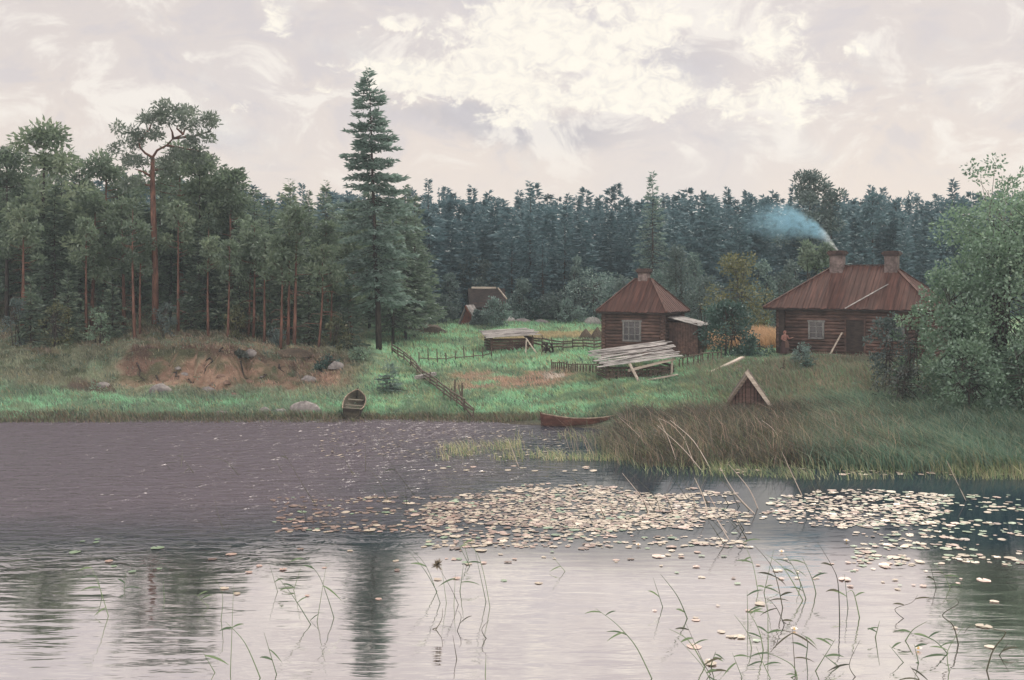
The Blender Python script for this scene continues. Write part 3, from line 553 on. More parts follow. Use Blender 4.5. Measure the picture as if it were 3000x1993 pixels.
# small cabin
CY = 82.; c0 = onground(1772, CY); a = R(-27); gzc = 2.35
cab = thing('log_cabin', 'small dark log cabin with a steep red brown hipped roof left of the big house', 'cabin', (c0.x+.05, CY+.9, gzc), a)
HH = zof(912, CY+.2)-gzc
loghouse(4.6, 4.4, HH).obj('wall', [M['log'], M['logside']], cab, smooth=True)
rf = hiproof(4.6, 4.4, HH, 2.35, .5, 2.15, 2.15).obj('roof', [M['roof'], M['roofside'], M['darkwood']], cab)
chimney(rf, 2.3, 2.35, HH+1.7, HH+3.05, .75)
window(cab, 2.25, HH*.56, 1.45, 1.6, cols=3)
b = B()
for k in range(11): b.box((4.6+.16+.1+k*.2, .9, 1.1), (.19, .05, 2.75))
for k in range(12): b.box((6.98, .98+k*.2, 1.05), (.05, .19, 2.65))
for k in range(11): b.box((4.86+k*.2, 3.2, 1.1), (.19, .05, 2.75))
b.obj('annex_wall', M['logside'], cab)
b = B()
for k in range(8): b.beam((4.78, .78+.36*k, HH-.42+(k % 2)*.03), (7.3, .78+.36*k, HH-1.02+(k % 2)*.03), .37, .04)
b.obj('annex_roof', M['grey'], cab)

# big house
a2 = R(-31); h0 = onground(2277, 80.5); gz2 = 2.72; Lh, Dh = 10.4, 7.0
hou = thing('log_house', 'large dark log house with a long red brown hipped roof and two chimneys', 'house', (h0.x+.15, 80.5, gz2), a2)
H2 = zof(901, 79.8)-gz2
loghouse(Lh, Dh, H2).obj('wall', [M['log'], M['logside']], hou, smooth=True)
B().box((.25, -.2, H2/2-.2), (.42, .1, H2)).box((.05, .12, H2/2-.2), (.1, .42, H2)).obj('corner_board', M['darkwood'], hou)
rise = zof(781, 83.)-gz2-H2
rf2 = hiproof(Lh, Dh, H2, rise, .55, 4.2, 3.7, 1.05, .6).obj('roof', [M['roof'], M['roofside'], M['darkwood']], hou)
chimney(rf2, 3.4, Dh/2-.3, H2+rise-.55, H2+rise+1.02, .95); chimney(rf2, 7.3, Dh/2-.3, H2+rise-.6, H2+rise+.95, .9)
window(hou, 2.75, H2*.52, 1.15, 1.35, cols=2)
d = B(); d.box((5.5, -.15, H2*.41), (1.25, .06, 2.2)).obj('door', M['darkwood'], hou)
dfr = B(); dfr.box((4.83, -.17, H2*.41), (.12, .12, 2.3)).box((6.17, -.17, H2*.41), (.12, .12, 2.3)).box((5.5, -.175, H2*.41+1.2), (1.5, .13, .12)).obj('door_frame', M['log'], hou)
window(hou, 8.3, H2*.52, 1.15, 1.35, cols=2)
Mh = Matrix.Translation(hou.location) @ Matrix.Rotation(a2, 4, 'Z')
def loose(name, label, cat, pts, w, h, mat, group=None):
    p = Vector(pts[0]); b = B()
    for q0, q1 in zip(pts[:-1], pts[1:]): b.beam(Vector(q0)-p, Vector(q1)-p, w, h)
    o = b.obj(name, mat, None, p); return tag(o, label, cat, group)
loose('roof_pole', 'long pale pole lying up the slope of the big red roof', 'pole', [Mh @ Vector((4.9, -.6, H2-.0)), Mh @ Vector((7.4, 1.5, H2+rise*.53+.12))], .09, .06, M['grey'])
loose('plank', 'pale plank leaning against the big log wall left of the door', 'plank', [Mh @ Vector((3.95, -1.0, -.0)), Mh @ Vector((4.6, -.22, 1.55))], .14, .05, M['paleplank'])

# ------------------------------------------------------------------ sheds, fences
# plank covered log pen in front of the cabin
SY = 72.; s0 = onground(1782, SY); sp = thing('plank_shed', 'low shed roofed with loose weathered planks in front of the small cabin', 'shed', (s0.x, SY, s0.z-.15), R(8))
b = B(); sd = F/SY
Wd, Dp, zl, zh = 4.3, 3.0, 1.35, 1.95
for k in range(5):
    z = .12+k*.25; b.tube([(-.15, 0, z), (Wd+.15, 0, z)], .09, 7); b.tube([(-.05, -.2, z+.12), (-.05, Dp, z+.12)], .09, 7); b.tube([(Wd, -.2, z+.12), (Wd, Dp, z+.12)], .09, 7)
for k in range(26): b.beam((.1+k*.165, -.13, -.05), (.1+k*.165+random.uniform(-.06, .06), -.12, random.uniform(.9, 1.2)), .11, .03)
b.obj('wall', M['rail'], sp)
b = B()
for k in range(13):
    y = -.55+k*.31; z0_, z1_ = 1.28+k*.062, 1.9+k*.066
    j = random.uniform(-.35, .25); b.beam((-.55+j, y, z0_+random.uniform(-.02, .04)), (Wd+.35+random.uniform(-.2, .5), y+random.uniform(-.12, .12), z1_+random.uniform(-.02, .05)), .3, .05)
for (x0, y0, x1, y1, dz) in ((.6, 0, 3.2, .7, .1), (1.0, 1.6, 4.9, 1.2, .12), (-.4, .9, 2.2, 1.3, .11), (1.7, .9, 2.8, .95, .2), (-.2, 2.3, 3.8, 2.0, .12)):
    f0 = (y0+.55)/4.03; f1 = (y1+.55)/4.03; zz = lambda x, f: 1.28+f*.81+(x+.5)/5.2*.64+dz
    b.beam((x0, y0, zz(x0, f0)), (x1, y1, zz(x1, f1)), .26, .04)
b.obj('roof', M['grey'], sp)
b = B(); b.beam((1.15, -.75, 1.02), (4.35, -.42, 1.72), .09, .16).beam((4.2, -.2, -.05), (4.25, -.2, 1.6), .13, .13).obj('eave_pole', M['paleplank'], sp)
g_ = s0
loose('prop_pole', 'pale crooked prop leaning against the front of the plank roofed shed', 'pole', [(s0.x+1.95, SY-1.35, gz(s0.x+1.95, SY-1.35)-.05), (s0.x+1.35, SY-.5, s0.z+1.3)], .13, .11, M['paleplank'])
loose('plank', 'pale board lying in the grass along the foot of the plank roofed shed', 'plank', [onground(1880, 70.9)+Vector((0, 0, .08)), onground(1985, 71.6)+Vector((0, 0, .22))], .3, .06, M['paleplank'])
loose('plank', 'long pale plank propped on the grass right of the picket fence', 'plank', [onground(2084, 71.2)+Vector((0, 0, .1)), onground(2176, 73.4)+Vector((0, 0, .62))], .3, .1, M['paleplank'])
loose('plank', 'darker plank lying under the propped pale plank', 'plank', [onground(2118, 71.4)+Vector((0, 0, .06)), onground(2172, 72.6)+Vector((0, 0, .22))], .26, .07, M['rail'])
# far plank roofed pen
QY = 94.; q0 = onground(1440, QY); qp = thing('plank_shed', 'low dark log pen under pale grey planks out on the meadow', 'shed', (q0.x, QY-.8, q0.z-.1), R(14))
b = B()
for k in range(5):
    z = .1+k*.24; b.tube([(-.1, 0, z), (3.7, 0, z)], .11, 7); b.tube([(0, -.2, z+.12), (0, 2.4, z+.12)], .11, 7); b.tube([(3.6, -.2, z+.12), (3.6, 2.4, z+.12)], .11, 7)
for k in range(9): b.beam((1.4+k*.2, -.16, 0), (1.4+k*.2, -.15, random.uniform(.7, 1.15)), .15, .03)
b.obj('wall', M['log'], qp)
b = B()
for k in range(9): b.beam((-.45+random.uniform(-.2, .2), -.45+k*.36, 1.3+k*.05), (3.95+random.uniform(-.2, .4), -.45+k*.36+random.uniform(-.1, .1), 1.5+k*.05), .37, .05)
b.beam((-.6, -.65, 1.28), (1.6, -.5, 1.42), .3, .06).beam((1.2, .4, 1.55), (4.2, .1, 1.72), .3, .05); b.obj('roof', M['grey'], qp)
for (x0, y0, x1, y1, lab) in ((1541, 992, 1575, 1043, 'pale pole slanting right in front of the pen on the meadow'), (1542, 998, 1540, 1035, 'short upright pole in front of the pen on the meadow'), (1586, 1012, 1592, 1040, 'thin dark stick right of the pen on the meadow')):
    Y = 91.; p1 = onground(x1, Y); loose('pole', lab, 'pole', [p1, at(x0, Y+.4, max(zof(y0, Y), p1.z+.6))], .09, .09, M['paleplank'] if x1 != 1592 else M['rail'])
b = B(); g = onground(1603, 91)
for k in range(7): b.beam((random.uniform(-.7, .7), random.uniform(-.3, .3), .0), (random.uniform(-.5, .5), random.uniform(-.2, .2), random.uniform(.5, 1.0)), .16, .1)
tag(b.obj('timber_heap', M['darkwood'], None, g), 'small dark heap of timber right of the pen on the meadow', 'timber heap')

def fence(name, label, pts, post_h, step, rails, wood='rail', lean=.0, pick=None, rw=.07):
    P3 = [Vector(p) for p in pts]; root = thing(name, label, 'fence', P3[0]); o = P3[0]
    L = sum((q-p).length for p, q in zip(P3[:-1], P3[1:])); 
    def along(s):
        for p, q in zip(P3[:-1], P3[1:]):
            l = (q-p).length
            if s <= l: r = p.lerp(q, s/l); return Vector((r.x, r.y, gz(r.x, r.y)))
            s -= l
        return Vector((P3[-1].x, P3[-1].y, gz(P3[-1].x, P3[-1].y)))
    n = max(2, int(L/step)); rnd = random.Random(int(L*100))
    for k in range(n+1):
        g = along(L*k/n)-o; hh = post_h*rnd.uniform(.8, 1.25); B().tube([g-Vector((0, 0, .2)), g+Vector((rnd.uniform(-.1, .1)+lean, rnd.uniform(-.08, .08), hh))], [.06, .04], 6).obj('post', M[wood], root)
    for h in rails:
        m_ = n*1
        b = B()
        for k in range(m_):
            p = along(L*k/m_)-o; q = along(L*(k+1)/m_)-o; b.tube([p+Vector((0, -.06, h*post_h+rnd.uniform(-.06, .06))), q+Vector((0, -.06, h*post_h+rnd.uniform(-.06, .06)))], [rw*.6, rw*.45], 6)
        b.obj('rail', M[wood], root)
    if pick:
        b = B(); m_ = int(L/pick)
        for k in range(m_):
            p = along(L*(k+.5)/m_)-o; hh = post_h*rnd.uniform(.75, 1.0); b.beam(p, p+Vector((rnd.uniform(-.05, .05), 0, hh)), .09, .03)
        b.obj('pickets', M[wood], root)
    return root
fence('rail_fence', 'low rail fence of thin stakes across the meadow left of the far pen', [onground(1228, 84), onground(1330, 87), onground(1440, 90)], .95, 1.0, (.35,))
fence('rail_fence', 'dark rail fence running from the far pen to the small cabin', [onground(1560, 95), onground(1665, 92), onground(1772, 89)], .95, 1.15, (.35, .6, .85), 'rail', rw=.12)
fence('picket_fence', 'low picket fence left of the plank roofed shed', [onground(1618, 80), onground(1700, 77), onground(1780, 75.5)], .8, 1.4, (.85,), 'rail', pick=.27)
fence('picket_fence', 'low picket fence right of the plank roofed shed', [onground(1992, 74), onground(2040, 74.5), onground(2110, 75.5)], .95, 1.5, (.9,), 'rail', pick=.42)
fence('pole_fence', 'broken pole fence slanting down from the tallest spruce to the water', [onground(1150, 87), onground(1215, 80), onground(1290, 72.5), onground(1385, 63.6)], .75, 1.9, (.3, .6, .9), 'rail', rw=.11)
for px, Y, top, lab in ((1331, 70, 1112, 'upright stake in the lower part of the broken pole fence'), (1352, 67.5, 1122, 'forked upright stake near the water end of the broken pole fence')):
    g = onground(px, Y); b = B().tube([(0, 0, -.2), (.05, 0, zof(top, Y)-g.z)], [.08, .05], 6)
    if px == 1352: b.tube([(.03, 0, .3), (-.2, .1, 1.3)], [.06, .03], 6)
    tag(b.obj('stake', M['rail'], None, g), lab, 'stake')
loose('drift_log', 'grey weathered log end jutting left from the broken pole fence', 'log', [onground(1218, 76)+Vector((0, 0, .35)), onground(1275, 78)+Vector((0, 0, .45))], .26, .24, M['greyy'])
loose('pole', 'thin pole dipping into the water at the end of the broken fence', 'pole', [onground(1352, 66)+Vector((0, 0, .5)), onwater(1398, 1233)+Vector((0, 0, -.1))], .07, .07, M['rail'])
# cellar gable among the weeds
EY = 62.; e0 = onground(2192, EY); el = F/EY
ce = thing('earth_cellar', 'dark triangular cellar gable half buried in the weeds above the reeds', 'cellar', (e0.x, EY, e0.z-.25), R(-12))
hh = zof(1098, EY)-e0.z+.25
b = B(); b.prism([(-1.3, 0, 0), (1.3, 0, 0), (0, 0, hh-.1)], (0, 1, 0), 3.0)
b.obj('wall', M['darkwood'], ce); b = B()
for k in range(9):
    f = k/8; b.beam((-1.55+1.5*f, -.06-.02*(k % 2), .1), (-1.55+1.5*f, -.05, .15+f*(hh-.3)), .14, .03) if k < 9 else None
    b.beam((1.55-1.5*f, -.06-.02*(k % 2), .1), (1.55-1.5*f, -.05, .15+f*(hh-.3)), .14, .03)
b.obj('gable_boards', M['log'], ce)
sl = Vector((1.45, 0, -hh)).normalized()
B().beam((0, 1.4, hh+.03), (-1.65, 1.4, -.1), 3.2, .08).beam((0, 1.4, hh+.03), (1.65, 1.4, -.1), 3.2, .08).obj('roof', M['rail'], ce)
B().beam((-.12, -.28, hh+.2), (1.75, -.24, -.12), .08, .2).obj('bargeboard', M['paleplank'], ce)
B().beam((.08, -.26, hh+.12), (-1.7, -.24, -.1), .07, .14).obj('bargeboard', M['rail'], ce)
# little red shed and barn behind, distant
g = onground(1370, 121); w_ = F/113
h_ = 0; sh = thing('garden_shed', 'little red gabled shed with a grey roof slope at the far edge of the meadow', 'shed', g, R(-25)); h_ = zof(896, 121)-g.z
sh.scale = (.85, .85, 1); B().prism([(-1.15, 0, -.2), (1.0, 0, -.2), (-.05, 0, h_-.05)], (0, 1, 0), 1.7).obj('wall', M['redwall'], sh)
B().beam((-.1, .75, h_+.05), (1.1, .75, h_*.35), 2.2, .12).beam((-.1, .75, h_+.05), (-1.3, .75, -.1), 2.2, .1).obj('roof', M['stone'], sh)
B().beam((-.15, -.4, h_), (1.45, -.4, -.15), .06, .22).obj('bargeboard', M['redwall'], sh)
g = onground(1425, 125.); h_ = zof(846, 125)-g.z
bn = thing('barn', 'weathered barn with pale ridge beams half hidden behind bushes', 'barn', g, R(6))
B().box((0, 0, h_*.3), (3.6, 3.2, h_*.6)).obj('wall', M['logside'], bn)
B().beam((0, 0, h_), (0, -2.0, h_*.45), 4.2, .1, 0, Vector((0, 0, 1))).beam((0, 0, h_), (0, 2.0, h_*.45), 4.2, .1).obj('roof', M['darkwood'], bn)
B().beam((-1.7, 0, h_+.12), (1.1, 0, h_+.1), .28, .2).obj('ridge_beam', M['paleplank'], bn); B().beam((1.3, -.1, h_+.1), (2.2, -1.3, h_*.7), .12, .12).obj('rafter', M['paleplank'], bn)
# haystacks
for px, top, lab in ((1716, 963, 'left one of two dark conical haycocks behind the rail fence'), (1750, 958, 'right one of two dark conical haycocks, against the small cabin')):
    Y = 101.; g = onground(px, Y); h = zof(top, Y)-g.z; b = B(); n = 14; rs = np.random.default_rng(px); prof = [(0.62, -.1), (.66, .1), (.55, .35), (.36, .6), (.17, .85), (.03, 1.0)]
    vs = []; fs = []
    for i, (r_, z_) in enumerate(prof):
        for k in range(n): q = r_*rs.uniform(.9, 1.12); vs.append((math.cos(6.283*k/n)*q, math.sin(6.283*k/n)*q, z_*h))
    for i in range(len(prof)-1):
        for k in range(n): fs.append((i*n+k, i*n+(k+1) % n, (i+1)*n+(k+1) % n, (i+1)*n+k))
    fs.append(tuple(range((len(prof)-1)*n, len(prof)*n))); b.add(vs, fs); root = b.obj('haycock', M['hay'], None, g, True); tag(root, lab, 'haycock')
    P = rs.normal(size=(260, 3)); ang = rs.uniform(0, 6.28, 260); tt = rs.random(260)**1.3; rr_ = np.interp(tt, [0, .35, 1], [.68, .56, .05]); P = np.stack([np.cos(ang)*rr_, np.sin(ang)*rr_, tt*h], 1)
    link('loose_hay', quadmesh('loose_hay', cards(P, np.stack([np.cos(ang)*.5, np.sin(ang)*.5, -np.ones(260)], 1), .35, .05, rs), M['reedbrown'], rs.random(260)*.4), root)
# low heaps at the field edge
def mound(name, label, cat, px, Y, w, d, h, mat, seed, rot=0.):
    rs = np.random.default_rng(seed); g = onground(px, Y); n, mrg = 20, 8; vs = []; fs = []
    for i in range(mrg+1):
        ph = i/mrg*math.pi/2
        for k in range(n):
            th = 6.283*k/n; q = 1+.22*(fbm(np.array([math.cos(th)*1.6+seed]), np.array([math.sin(th)*1.6+ph*1.4]))[0]-.5)*2
            vs.append((math.cos(th)*math.cos(ph)*w*q, math.sin(th)*math.cos(ph)*d*q, -.12+math.sin(ph)*h*q))
    for i in range(mrg):
        for k in range(n): fs.append((i*n+k, i*n+(k+1) % n, (i+1)*n+(k+1) % n, (i+1)*n+k))
    b = B(); b.add(vs, fs); o = b.obj(name, mat, None, g, True); o.rotation_euler = (0, 0, rot); return tag(o, label, cat)
mound('brush_pile', 'dark brown brushwood pile at the left end of the meadow', 'brush pile', 1245, 112, 2.2, 1.0, 1.0, M['hay'], 1, .1)
loose('pole', 'pale pole lying on top of the dark brushwood pile', 'pole', [onground(1203, 111)+Vector((0, 0, .8)), onground(1235, 110.8)+Vector((0, 0, 1.0))], .12, .12, M['paleplank'])
mound('hay_heap', 'bleached pale hay heap left of the small cabin at the field edge', 'hay heap', 1735, 124, 1.1, .7, .95, M['haypale'], 2)
mound('hay_heap', 'pale hay heap below the pale round willow bush', 'hay heap', 1488, 124, .9, .6, .75, M['haypale'], 3)
mound('peat_heap', 'long dark heap right of the pale hay heap at the field edge', 'heap', 1530, 124.5, 1.2, .7, .62, M['stone'], 4); mound('peat_heap', 'lower dark heap farther right along the field edge', 'heap', 1585, 125, 1.0, .6, .5, M['stone'], 5)
for px, Y, w, h, lab, sd_ in ((892, 65.3, 1.0, .72, 'largest grey boulder on the shore left of the pulled up boat', 6), (775, 65.2, .42, .42, 'round boulder on the shore left of the largest boulder', 7), (822, 65.6, .62, .25, 'flat low stone between the round and the largest boulder', 8), (650, 64.8, .5, .26, 'small flat boulder farthest left on the shore', 9), (722, 64.3, .2, .14, 'tiny stone at the waterline left of the round boulder', 10)):
    mound('boulder', lab, 'boulder', px, Y, w, w*.7, h, M['stone'], sd_, random.uniform(-.3, .3))
for px, Y, w, h, lab, sd_ in ((470, 72.5, .7, .55, 'grey rock below the dark left part of the sandy bank', 21), (610, 71.8, .45, .35, 'small grey rock in the grass below the sandy bank', 22), (905, 75.5, .8, .6, 'mossy rock on the slope below the slim pines', 23), (985, 77, .6, .5, 'brownish rock on the slope left of the tallest spruce', 24), (300, 73.5, .6, .45, 'grey rock on the green slope left of the sandy bank', 25)):
    mound('rock', lab, 'rock', px, Y, w, w*.7, h, M['stone'], sd_, .4)
mound('bank_stone', 'bluish grey stone lying high on the sandy bank', 'stone', 735, 78.6, .5, .35, .5, M['stone'], 14)
mound('root_mound', 'dark earth mound under the slim pine trio', 'mound', 858, 80.2, 1.6, 1.2, .55, M['hay'], 15)

# roots, clods and stones on the eroded bank
br_ = np.random.default_rng(70)
for k in range(9):
    px = [395, 452, 505, 548, 600, 648, 700, 770, 815][k]; Y = 76.6+br_.uniform(-1.2, 1.4); g = onground(px, Y); L = br_.uniform(.8, 1.8); b = B(); q = [Vector((0, .4, .35))]
    for j in range(4): q.append(q[-1]+Vector((br_.normal()*.22+.1, -.28, -.16))*(L/1.2))
    q = [Vector((v_.x, v_.y, gz(g.x+v_.x, g.y+v_.y)-g.z+.06+.05*(i_ % 2))) for i_, v_ in enumerate(q)]; tag(b.tube(q, list(np.linspace(.07, .02, len(q))), 6).obj('bare_root', M['bark'], None, g), 'dark bare tree root lying down the eroded sandy bank', 'root', 'bare roots on the sandy bank')
for k in range(16):
    px = br_.uniform(370, 900); Y = br_.uniform(70.5, 76.5); rd = br_.uniform(.12, .34); mound('earth_clod', 'small earth clod fallen at the foot of the sandy bank', 'clod', px, Y, rd, rd*.8, rd*.7, M['stone'] if k % 4 == 0 else M['clod'], 300+k, br_.uniform(0, 3)); COL.objects[-1]['group'] = 'earth clods below the sandy bank'
# ------------------------------------------------------------------ boats
def boat(name, label, L, Wb, Hb, mats, loc, rz, pitch=0., roll=0., transom=.62, sheer=.28, seats=3):
    out, inn, gw = mats; root = thing(name, label, 'boat', loc, rz); root.rotation_euler = (roll, pitch, rz)
    ns, nc = 16, 11; vs = []; fs = []
    def ring(i, inset):
        t = i/(ns-1); x = (t-.5)*L; half = Wb/2*(transom+(1-transom)*math.sin(min(1, t/.5)*math.pi/2) if t < .5 else math.cos(((t-.5)/.5)**1.7*math.pi/2)**.85); half = max(half-inset, .015)
        top = Hb+sheer*(abs(t-.42)/.58)**2.2; keel = .0+(.35*Hb*((t-.72)/.28)**2 if t > .72 else 0)+inset
        return [(x+(.12*(top)*(t > .9)), half*math.sin(s*math.pi/2)*(1-.18*(1-abs(s))*0)*1.0, keel+(top-keel)*(abs(s)**2.3)) for s in np.linspace(-1, 1, nc)]
    for ins, rev in ((0, False), (.045, True)):
        b = B(); vs = []; fs = []
        for i in range(ns): vs += ring(i, ins)
        for i in range(ns-1):
            for k in range(nc-1):
                q = (i*nc+k, i*nc+k+1, (i+1)*nc+k+1, (i+1)*nc+k); fs.append(q[::-1] if rev else q)
        fs.append(tuple(range(nc)) if not rev else tuple(range(nc))[::-1]); b.add(vs, fs); b.obj('hull' if not rev else 'lining', out if not rev else inn, root, smooth=True)
    b = B()
    for sd in (0, nc-1): b.tube([Vector(ring(i, 0)[sd]) for i in range(ns)], .035, 6)
    b.obj('gunwale', gw, root, smooth=True)
    for k in range(seats):
        i = [4, 7, 11][k]; rg = ring(i, .05); B().box((rg[0][0], 0, rg[-1][2]-.16), (.24, abs(rg[-1][1])*1.75, .035)).obj('seat', gw if out != M['boatdark'] else inn, root)
    B().tube([ring(ns-1, 0)[nc//2], (L/2+.1, 0, Hb*.7), (L/2+.14, 0, Hb+sheer+.08)], .04, 6).obj('stem_post', out, root); return root
g = onground(1028, 64.6)
b1 = boat('rowing_boat', 'dark tarred rowing boat pulled up the grass with its stern at the water', 3.7, 1.3, .5, (M['boatdark'], M['boatin'], M['gunwale']), (g.x+.05, 65.5, .3), R(93), R(-9), R(4), .8)
g = onwater(1698, 1246)
b2 = boat('rowing_boat', 'brown rowing boat floating with its right end in the reeds', 4.1, 1.25, .5, (M['boatbrown'], M['boatbrownin'], M['gunwale']), (g.x, g.y, -.15), R(188), 0, R(9), .5, .34)

# ------------------------------------------------------------------ person
def person():
    pw = Mh @ Vector((.75, -1.15, 0)); px_, py_ = pw.x, pw.y; z = gz(px_, py_)
    root = thing('person', 'person in a salmon blouse, headscarf and long dark skirt by the log house corner', 'person', (px_, py_, z), R(25))
    me = bpy.data.meshes.new('body'); vs = []; es = []; rad = []
    def v(p, r, par=None):
        vs.append(p); rad.append(r)
        if par is not None: es.append((par, len(vs)-1))
        return len(vs)-1
    pel = v((0, 0, .92), .13); wa = v((0, -.01, 1.08), .115, pel); ch = v((0, -.02, 1.28), .135, wa); nk = v((0, -.03, 1.42), .055, ch); hd0 = v((0, -.045, 1.5), .075, nk); hd1 = v((0, -.05, 1.58), .088, hd0); v((0, -.04, 1.66), .06, hd1)
    v((0, -.145, 1.565), .014, hd1)
    for s in (-1, 1):
        hp_ = v((s*.09, 0, .86), .09, pel); kn = v((s*.1, -.03, .48), .06, hp_); an = v((s*.1, .01, .09), .04, kn); v((s*.11, -.13, .04), .035, an)
        sh_ = v((s*.18, -.02, 1.36), .06, ch)
        if s > 0: el_ = v((.3, -.1, 1.12), .042, sh_); wr = v((.5, -.22, 1.2), .028, el_); d = Vector((.9, -.3, .2)).normalized()
        else: el_ = v((-.27, .0, 1.12), .042, sh_); wr = v((-.18, -.2, 1.0), .028, el_); d = Vector((.5, -.8, -.1)).normalized()
        pm = v(tuple(Vector(vs[wr])+d*.06), .032, wr); sd = d.cross(Vector((0, 0, 1))).normalized()
        for k, ln in enumerate((.07, .085, .08, .065)):
            a_ = Vector(vs[pm])+d*.03+sd*(k-1.5)*.02; k1 = v(tuple(a_), .009, pm); k2 = v(tuple(a_+d*ln*.5+Vector((0, 0, -.008))), .008, k1); v(tuple(a_+d*ln*.9+Vector((0, 0, -.03))), .007, k2)
        th = v(tuple(Vector(vs[wr])+d*.04+Vector((0, 0, .03))), .01, wr); v(tuple(Vector(vs[wr])+d*.085+Vector((0, 0, .05))), .008, th)
    me.from_pydata(vs, es, []); me.materials.append(M['skin']); o = link('body', me, root); sk = o.modifiers.new('skin', 'SKIN')
    for i, s in enumerate(me.skin_vertices[0].data): s.radius = (rad[i], rad[i]); s.use_root = (i == 0)
    sk.use_smooth_shade = True; ss = o.modifiers.new('sub', 'SUBSURF'); ss.levels = ss.render_levels = 1
    def lathe(prof, mat, name, n=20, wob=.0, cx=0, cy=0):
        vs = []; fs = []
        for (r_, z_, yo) in prof:
            for k in range(n): th = 6.283*k/n; q = r_*(1+wob*math.sin(k*2.4)*(1 if z_ < .8 else 0)); vs.append((cx+math.cos(th)*q*1.08, cy+yo+math.sin(th)*q*.85, z_))
        for i in range(len(prof)-1):
            for k in range(n): fs.append((i*n+k, i*n+(k+1) % n, (i+1)*n+(k+1) % n, (i+1)*n+k))
        return B().add(vs, fs).obj(name, mat, root, smooth=True)
    lathe([(.36, .06, .02), (.33, .3, .01), (.27, .6, 0), (.21, .88, 0), (.15, 1.06, -.01), (.14, 1.09, -.01)], M['skirt'], 'skirt', wob=.06)
    lathe([(.155, 1.02, -.01), (.16, 1.12, -.015), (.185, 1.26, -.02), (.19, 1.34, -.02), (.13, 1.41, -.025), (.07, 1.44, -.03)], M['salmon'], 'blouse')
    for s in (-1, 1):
        q = [(s*.17, -.02, 1.36), (.3, -.1, 1.12) if s > 0 else (-.27, 0, 1.12), (.45, -.19, 1.18) if s > 0 else (-.2, -.15, 1.03)]; B().tube(q, [.085, .065, .048], 10).obj('sleeve', M['salmon'], root, smooth=True)
    lathe([(.10, 1.49, .03), (.118, 1.56, .0), (.118, 1.63, -.01), (.09, 1.69, -.02), (.02, 1.72, -.02)], M['salmon'], 'headscarf', cy=-.02)
    B().add([(-.13, -.23, 1.0), (.13, -.23, 1.0), (.2, -.3, .5), (-.16, -.3, .5), (-.13, -.2, 1.0), (.13, -.2, 1.0), (.2, -.27, .5), (-.16, -.27, .5)], [(0, 3, 2, 1), (4, 5, 6, 7), (0, 1, 5, 4), (2, 3, 7, 6), (1, 2, 6, 5), (3, 0, 4, 7)]).obj('apron', M['apron'], root)
person()
g = onground(2293, 71.5); b = B(); b.tube([(.05, 0, .1), (.12, .08, .75)], .03, 6); b.prism([(-.16, -.02, .28), (.14, -.02, .34), (.18, -.02, .02), (-.02, -.02, -.06), (-.18, -.02, .02)], (0, 1, 0), .04)
tag(b.obj('shovel', M['darkwood'], None, g), 'dark shovel standing in the ground before the log house corner', 'shovel')

# ------------------------------------------------------------------ smoke
cw = Mh @ Vector((3.4, Dh/2-.3, H2+rise+1.15))
path = [(0, 0, 0), (-.25, .05, .45), (-.75, .2, 1.0), (-1.5, .4, 1.6), (-2.7, .6, 2.1), (-4.2, .8, 2.3), (-5.8, 1.0, 2.35), (-7.4, 1.2, 2.3)]; rads = [.22, .4, .7, 1.1, 1.5, 1.8, 1.9, 1.6]
sm = B().tube(path, rads, 14); m, t, o = newmat('smoke_volume'); v = t.coord(); sx = t.node('ShaderNodeSeparateXYZ'); t.put(sx.inputs[0], v)
n = t.noise(t.map(v, (1, 1, 1.4)), 1.0, 5, .62, 1.6); fade = t.m('POWER', t.rng(sx.outputs[0], -7.3, 0., 0., 1., False), 2.2)
xx = sx.outputs[0]; dz_ = t.m('SUBTRACT', sx.outputs[2], t.m('MULTIPLY', t.m('SUBTRACT', 1., t.m('EXPONENT', t.m('MULTIPLY', xx, .7))), 2.35)); dy_ = t.m('ADD', sx.outputs[1], t.m('MULTIPLY', xx, .16))
rad_ = t.m('MINIMUM', t.m('ADD', .2, t.m('MULTIPLY', t.m('ABSOLUTE', xx), .42)), 1.75); fall = t.rng(t.m('DIVIDE', t.m('SQRT', t.m('ADD', t.m('MULTIPLY', dz_, dz_), t.m('MULTIPLY', dy_, dy_))), rad_), .0, .95, 1., 0.)
pv = t.node('ShaderNodeVolumePrincipled'); t.put(pv.inputs['Density'], t.m('MULTIPLY', t.m('MULTIPLY', t.m('ADD', t.m('MULTIPLY', fade, 6.), t.rng(sx.outputs[0], -7.4, -1.6, 0, .55)), fall), t.rng(n, .36, .64)))
t.put(pv.inputs['Color'], t.mix(t.rng(sx.outputs[0], -1.6, 0.), (.36, .62, .76), (.95, .97, .97)))
t.put(o.inputs['Volume'], pv.outputs[0]); so = sm.obj('chimney_smoke', m, None, cw, True); tag(so, 'blue smoke drifting left from the left chimney of the big log house', 'smoke', None, 'stuff')

